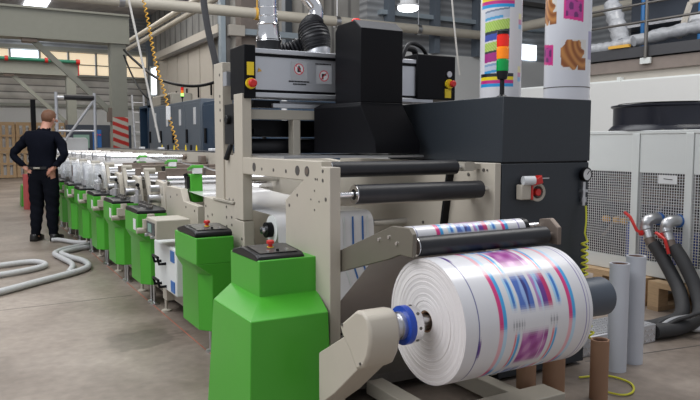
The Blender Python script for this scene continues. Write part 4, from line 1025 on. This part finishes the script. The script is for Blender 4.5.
def station(kind):
    t = thing('printing_station', (0,0,0), 'x', 'printing station', 'printing stations along the machine')
    # near side plate and lever
    MB().prism([(-.30,.34),(-.30,.80),(-.22,1.0),(.02,1.02),(.10,.93),(.30,.90),(.30,.34)],'x',1.50,1.54).build('side_plate', M['beige'], t, bevel=.004)
    m = MB()
    for y,z in ((-.2,.9),(-.05,.95),(-.12,.85),(.2,.82),(-.25,.75)): m.cyl((1.497,y,z),(1.502,y,z),.010,8)
    m.each('bolt', M['darksteel'], t)
    # levers and cylinder supports in brown steel
    MB().bar((1.42,-.12,.86),(1.42,.04,1.10),.035,.045).cyl((1.40,.04,1.10),(1.50,.04,1.10),.028,12).build('lever_arm', M['beige2'], t)
    MB().cyl((1.40,-.12,.86),(1.52,-.12,.86),.04,14).cyl((1.42,-.10,.95),(1.5,-.10,.95),.03,12).build('pivot_hub', M['steel'], t)
    MB().cyl((1.33,-.02,.98),(1.40,.22,.91),.010,8).ball((1.33,-.02,.98),.018).build('hand_lever', M['black'], t)
    MB().cyl((1.30,-.15,.83),(1.30,-.15,.90),.035,14).cyl((1.30,0,.83),(1.30,0,.88),.03,14).cyl((1.36,.1,.83),(1.36,.1,.93),.028,14).each('adjuster', M['steel'], t)
    MB().cyl((1.54,.0,.894),(2.6,.0,.894),.085,24).build('print_cylinder', M['chrome'], t)
    MB().cyl((1.54,-.2,1.024),(2.6,-.2,1.024),.035,16).build('guide_roller', M['chrome'], t)
    if kind == 'far':
        MB().cyl((1.60,.0,1.165),(2.56,.0,1.165),.03,16).build('top_roller', M['chrome'], t)
        MB().lathe((1.56,0,1.165),(1,0,0),[(0,.03),(.01,.05),(.06,.05),(.07,.03)],20).build('bearing_housing', M['steel'], t)
        MB().lathe((2.54,0,1.165),(1,0,0),[(0,.02),(.01,.04),(.05,.04),(.06,.025)],16).build('bearing_knob', M['brown'], t)
        MB().cyl((1.58,.25,1.12),(2.6,.25,1.12),.045,20).build('cooling_roller', M['film'], t)
        # curved clear guard
        rg_ = []
        for a in range(0,100,10):
            y = -.30+.24*(1-math.cos(R(a))); z = .80+.30*math.sin(R(a)); rg_.append([(1.28,y,z),(1.58,y,z),(1.58,y+.004,z-.004),(1.28,y+.004,z-.004)])
        MB().loft(rg_).build('curved_guard', M['acrylic'], t)
        MB().cyl((1.33,-.12,.83),(1.33,-.12,1.05),.055,18).cyl((1.46,-.1,.83),(1.46,-.1,1.08),.045,18).build('ink_cylinder', M['chrome'], t)
    else:
        MB().box(1.6,2.6,.02,.08,1.04,1.12).box(1.6,2.6,.3,.36,1.0,1.08).build('cross_bar', M['brown'], t, bevel=.004)
        for x in (1.95,2.3): MB().box(x,x+.01,.012,.02,1.04,1.12).build('bar_joint', M['darksteel'], t)
        MB().box(2.5,2.57,-.02,.1,1.10,1.2).build('bearing_knob', M['brown'], t, bevel=.01)
    return t
sn = station('near'); 
for i,y in enumerate((6.18,7.16,8.1)): place(sn,i,(0,y,0),['printing station with lever, nearest behind the beige foot block','second printing station with lever, behind the first','third printing station with lever, just before the curved guards'][i])
sf = station('far')
w5 = ['first','second','third','fourth','fifth','sixth','seventh','eighth']
for i in range(7): place(sf,i,(0,9.05+i*1.03,0),'printing station with curved clear guard, %s of the row from the camera' % w5[i])
# green handles
gp = thing('green_doctor_unit', (0,0,0), 'x', 'print unit handle', 'green print unit handles above the web')
MB().prism([(-.07,.03),(.06,.0),(.075,.02),(-.06,.055)],'x',-.05,.05).build('top_clamp', M['green'], gp, bevel=.005)
MB().box(-.035,.035,-.075,-.03,-.015,.028).build('white_label', M['label'], gp)
MB().cyl((0,0,.03),(0,0,.048),.012,10).each('screw', M['steel'], gp)
MB().prism([(-.06,-.25),(-.045,-.02),(.05,-.02),(.05,-.25)],'x',-.055,.045).build('body', M['green'], gp, bevel=.008)
MB().cyl((-.08,.02,-.02),(-.05,.0,-.10),.02,10).box(-.08,-.05,-.03,.03,-.14,-.04).build('side_clamp', M['blackpl'], gp)
MB().tube(spline([(0,-.04,.01),(.05,-.05,.04),(.15,.02,.01),(.3,.05,-.02)],6),.007,6).build('cable', M['steel'], gp)
for i,(x,y,z) in enumerate(((1.64,5.45,1.12),(1.84,6.95,1.13),(1.86,8.35,1.15))): place(gp,i,(x,y,z),['green clamp with tall green body, nearest of the three above the film web','green clamp with white label, middle of the three above the film web','green clamp with white label, farthest of the three above the film web'][i])
# valve block between the posts
tag(MB().box(1.505,1.56,4.16,4.33,1.34,1.60).cyl((1.52,4.25,1.34),(1.49,4.27,1.24),.018,10).cyl((1.505,4.24,1.5),(1.48,4.24,1.5),.03,12).build('pneumatic_valve_block', M['blackpl'], bevel=.004), 'black pneumatic valve block between the two beige posts', 'valve block')

# ------------------------------------------------------------------ hoses on the floor
tag(MB().tube(spline([(-.6,6.2,.035),(.1,6.6,.035),(.55,7.0,.035),(1.05,7.5,.035),(1.13,7.95,.035),(1.02,8.4,.035),(.98,8.75,.035),(1.2,9.0,.035),(1.42,9.1,.04)],10),.032,12).build('floor_hose', M['greypipe']), 'long grey corrugated hose running across the floor to the pedestals', 'hose')
tag(MB().tube(spline([(.88,7.35,.035),(.98,7.85,.035),(.93,8.35,.035),(.90,8.75,.035),(1.05,9.05,.035),(1.3,9.25,.04),(1.45,9.4,.04)],10),.030,12).build('floor_hose', M['greypipe']), 'second grey hose curving beside the long one toward the pedestals', 'hose')
tag(MB().tube(spline([(-.2,8.0,.035),(.25,8.15,.035),(.62,8.25,.035),(.72,7.95,.035),(.5,7.7,.035),(.1,7.5,.035),(-.3,7.35,.035)],10),.030,12).build('floor_hose', M['greypipe']), 'grey hose loop on the floor at the left edge of the photo', 'hose')
tag(MB().tube(spline([(1.0,10.0,.035),(1.1,9.95,.035),(1.25,9.6,.035),(1.42,9.5,.035)],10),.028,12).build('floor_hose', M['greypipe']), 'short pale hose end on the floor by the feet of the person', 'hose')
struct(MB().box(1.325,1.332,3.4,17,.0,.0015).build('trim_26', mat('faded_red_line',(.42,.13,.08),.7), off=Vector((0,0,0)), smooth=False))

for i,(a,b) in enumerate((((-1.2,6.05),(1.25,6.14)),((3.3,2.86),(4.9,2.62)))):
    struct(MB().bar((a[0],a[1],.0006),(b[0],b[1],.0006),.010,.001).build('trim_%d' % (28+i), M['darksteel'], off=Vector((0,0,0)), smooth=False))
# ------------------------------------------------------------------ the person
def skin_mesh(name, verts, edges, radii, root=0, sub=2):
    me = bpy.data.meshes.new(name); me.from_pydata(verts, edges, []); o = bpy.data.objects.new(name, me); COL.objects.link(o)
    md = o.modifiers.new('s','SKIN'); md.use_smooth_shade = True
    for i,r in enumerate(radii):
        sv = me.skin_vertices[0].data[i]; sv.radius = r if isinstance(r,tuple) else (r,r); sv.use_root = (i==root)
    sb = o.modifiers.new('u','SUBSURF'); sb.levels = sub; sb.render_levels = sub
    dg = bpy.context.evaluated_depsgraph_get(); dg.update()
    m2 = bpy.data.meshes.new_from_object(o.evaluated_get(dg)); bpy.data.objects.remove(o); m2.name = name
    return m2
V = []; Ed = []; Rd = []
def jv(p, r, par=None):
    V.append(p); Rd.append(r); i = len(V)-1
    if par is not None: Ed.append((par,i))
    return i
pel = jv((0,0,.97),(.172,.13)); wa = jv((0,0,1.10),(.172,.125),pel); ri = jv((0,0,1.26),(.190,.135),wa); chs = jv((0,.01,1.40),(.185,.125),ri)
nb = jv((.01,.03,1.49),(.095,.080),chs); nk = jv((.025,.07,1.555),.060,nb)
hd = [jv((.04,.11,1.625),(.070,.085),nk)]; hd.append(jv((.055,.125,1.69),(.080,.098),hd[-1])); hd.append(jv((.06,.125,1.75),(.062,.078),hd[-1]))
hands = []
for s,el,wr in ((-1,(-.385,-.05,1.20),(-.235,-.05,1.03)),(1,(.335,-.10,1.18),(.205,-.12,1.02))):
    sh = jv((s*.185,.01,1.435),.072,chs); ue = jv((s*.27,-.01,1.33),.058,sh); e = jv(el,.048,ue)
    w = jv(wr,.030,e); hands.append((s,w,wr))
for s in (-1,1):
    hp = jv((s*.092,0,.90),.105,pel); th = jv((s*.10,.01,.70),.098,hp); kn = jv((s*.103,.02,.49),.078,th); cf = jv((s*.108,-.01,.32),.072,kn); an = jv((s*.12,-.02,.09),.048,cf)
    f1 = jv((s*.13,.06,.045),.04,an); f2 = jv((s*.14,.14,.035),.034,f1)
for s,w,wr in hands:
    # palm then five unequal fingers spread on the hip
    d = Vector((-s*.055,-.004,-.055)); pm = jv(tuple(Vector(wr)+d*.7),(.032,.018),w)
    base = Vector(V[pm])
    for k,(ln,off) in enumerate(((.070,.026),(.078,.010),(.072,-.006),(.056,-.022))):
        o1 = base+Vector((-s*.020,off*.3,-.012+off)); o2 = o1+Vector((-s*ln*.55,.0,-ln*.25+off*.3)); o3 = o2+Vector((-s*ln*.35,.008,-ln*.3))
        a = jv(tuple(o1),.0095,pm); b = jv(tuple(o2),.0085,a); jv(tuple(o3),.007,b)
    t1 = base+Vector((s*.0,.028,-.004)); a = jv(tuple(t1),.011,pm); b = jv(tuple(t1+Vector((-s*.022,.03,-.01))),.0095,a)
body = skin_mesh('body', V, Ed, Rd)
body.materials.clear(); body.materials.append(M['skin'])
PL = Vector((.94,10.2,0)); PROT = R(-28)
per = thing('person', tuple(PL), 'person in dark sweater and trousers standing with hands on hips, back to camera', 'person')
per.rotation_euler = (0,0,PROT); per.scale = (1.01,1.01,1.0)
ob = bpy.data.objects.new('body', body); COL.objects.link(ob); ob.parent = per
def cloth(name, keep, m, push):
    bm = bmesh.new(); bm.from_mesh(body); bm.normal_update()
    bmesh.ops.delete(bm, geom=[f for f in bm.faces if not keep(f.calc_center_median())], context='FACES')
    bm.normal_update()
    rnd = random.Random(5)
    for v in bm.verts: v.co += v.normal*(push+.005*math.sin(v.co.z*55+v.co.x*30))
    me = bpy.data.meshes.new(name)
    for f in bm.faces: f.smooth = True
    bm.to_mesh(me); bm.free(); me.materials.append(m)
    o = bpy.data.objects.new(name, me); COL.objects.link(o); o.parent = per
    sd = o.modifiers.new('t','SOLIDIFY'); sd.thickness = .004; sd.offset = -1
    return o
def is_hand(c): return (c.x < -.165 or c.x > .155) and c.z < 1.035 and c.z > .86 and (c.x < -.17 or c.y < -.08)
def dist_hand(c): 
    return min((c-Vector(wr)).length if c.z < wr[2] else 9 for s,w,wr in hands) < .15 and abs(c.x) > .10 and (c.y < -.03) and math.hypot(c.x/.17, c.y/.125) > 1.02
cloth('sweater', lambda c: (c.z > 1.0 and c.z < 1.545 and not is_hand(c) and not dist_hand(c)), M['navy'], .010)
cloth('trousers', lambda c: c.z < 1.02 and c.z > .085 and abs(c.x) < .21 and not dist_hand(c) and not (c.y > .06 and c.z < .12), M['trouser'], .014)
hm = MB()
hm.ball((.052,.100,1.728),.1,(.90,1.06,1.06),24)
bmesh.ops.delete(hm.bm, geom=[v for v in hm.bm.verts if (v.co.y > .155 and v.co.z < 1.775) or v.co.z < 1.64 or (v.co.y > .11 and v.co.z < 1.70)], context='VERTS')
for v in hm.bm.verts: v.co += Vector((math.sin(v.co.z*90),math.sin(v.co.x*110),math.sin(v.co.y*100)))*.003
hme = bpy.data.meshes.new('hair'); [setattr(f,'smooth',True) for f in hm.bm.faces]; hm.bm.to_mesh(hme); hme.materials.append(M['hair'])
ho = bpy.data.objects.new('hair', hme); COL.objects.link(ho); ho.parent = per
def pchild(mb, name, m):
    me = bpy.data.meshes.new(name); bmesh.ops.recalc_face_normals(mb.bm, faces=mb.bm.faces)
    for f in mb.bm.faces: f.smooth = True
    mb.bm.to_mesh(me); me.materials.append(m); o = bpy.data.objects.new(name, me); COL.objects.link(o); o.parent = per; return o
pchild(MB().ball((.128,.125,1.70),.020,(.7,1,1.2),10).ball((-.028,.105,1.70),.020,(.7,1,1.2),10), 'ears', M['skin'])
pchild(MB().ball((.062,.212,1.70),.018,(.7,1.3,1.2),10), 'nose', M['skin'])
pchild(MB().ball((.032,.195,1.725),.011).ball((.092,.193,1.725),.011), 'eyes', M['label'])
pchild(MB().ball((.06,.198,1.655),.018,(1.5,.5,.35),10), 'mouth', mat('lips',(.42,.13,.10),.5))
for s in (-1,1):
    x = s*.135
    pchild(MB().loft([[(x+a*w,-.085+.0*a,z),(x+a*w,.0,z)][0:1]*0 or [(x-w,-.08,z),(x+w,-.08,z),(x+w*1.15,.10,z*ky),(x+w*.7,.215,z*kt),(x-w*.7,.215,z*kt),(x-w*1.15,.10,z*ky)] for a,w,z,ky,kt in ((0,.042,.002,1,1),(0,.045,.03,1,1),(0,.042,.075,.85,.65),(0,.036,.105,.8,.55))]), 'shoe', M['leather'])
pchild(MB().pipe((0,0,.995),(0,0,1.03),1,.98,4) if False else MB().loft([[(.192*math.cos(2*PI*k/32),.150*math.sin(2*PI*k/32),z) for k in range(32)] for z in (.995,1.03)],cap=False), 'belt', M['leather'])
pchild(MB().box(-.06,.02,-.158,-.145,1.0,1.022), 'belt_label', M['beige2'])

HT = Matrix.Translation((.056,.116,1.678)) @ Matrix.Rotation(R(-38),4,'Z') @ Matrix.Rotation(R(-12),4,'X') @ Matrix.Translation((-.05,-.105,-1.70))
for o in per.children:
    if o.name.split('.')[0] in ('hair','ears','nose','eyes','mouth'): o.data.transform(HT)
# ------------------------------------------------------------------ light
W = bpy.data.worlds.new('hall_light'); bpy.context.scene.world = W; W.use_nodes = True
bg = W.node_tree.nodes['Background']; bg.inputs[0].default_value = (.88,.92,1,1); bg.inputs[1].default_value = .48
def area(name, loc, rot, sx, sy, p, col):
    l = bpy.data.lights.new(name, 'AREA'); l.shape = 'RECTANGLE'; l.size = sx; l.size_y = sy; l.energy = p; l.color = col
    o = bpy.data.objects.new(name, l); o.location = loc; o.rotation_euler = rot; COL.objects.link(o); return o
area('skylight_near', (-2.6,2.2,5.6), (0,R(-30),0), 3, 4, 190, (.95,.97,1))
area('skylight_aisle', (-2.5,7,6.5), (0,R(-15),0), 3, 6, 330, (.95,.97,1))
area('skylight_machine', (3.2,8,6.6), (0,0,0), 3, 6, 200, (.95,.97,1))
area('skylight_far', (2,20,6.5), (0,0,0), 8, 10, 620, (1,.97,.93))
area('skylight_right', (6.3,3.2,6.3), (0,0,0), 3, 3, 190, (1,.98,.95))

# ------------------------------------------------------------------ camera
cam = bpy.data.cameras.new('camera'); co = bpy.data.objects.new('camera', cam); COL.objects.link(co)
cam.sensor_width = 36; cam.lens = 36*680/700; cam.clip_start = .05; cam.clip_end = 200
co.location = (0,0,1.35); co.rotation_euler = (R(90-4.79),0,R(-29.56))
sc = bpy.context.scene; sc.camera = co
sc.view_settings.view_transform = 'Standard'; sc.view_settings.look = 'None'; sc.view_settings.gamma = 1; sc.view_settings.use_curve_mapping = False
sc.view_settings.exposure = 0.0
for o in bpy.data.objects:
    if '_off' in o: del o['_off']
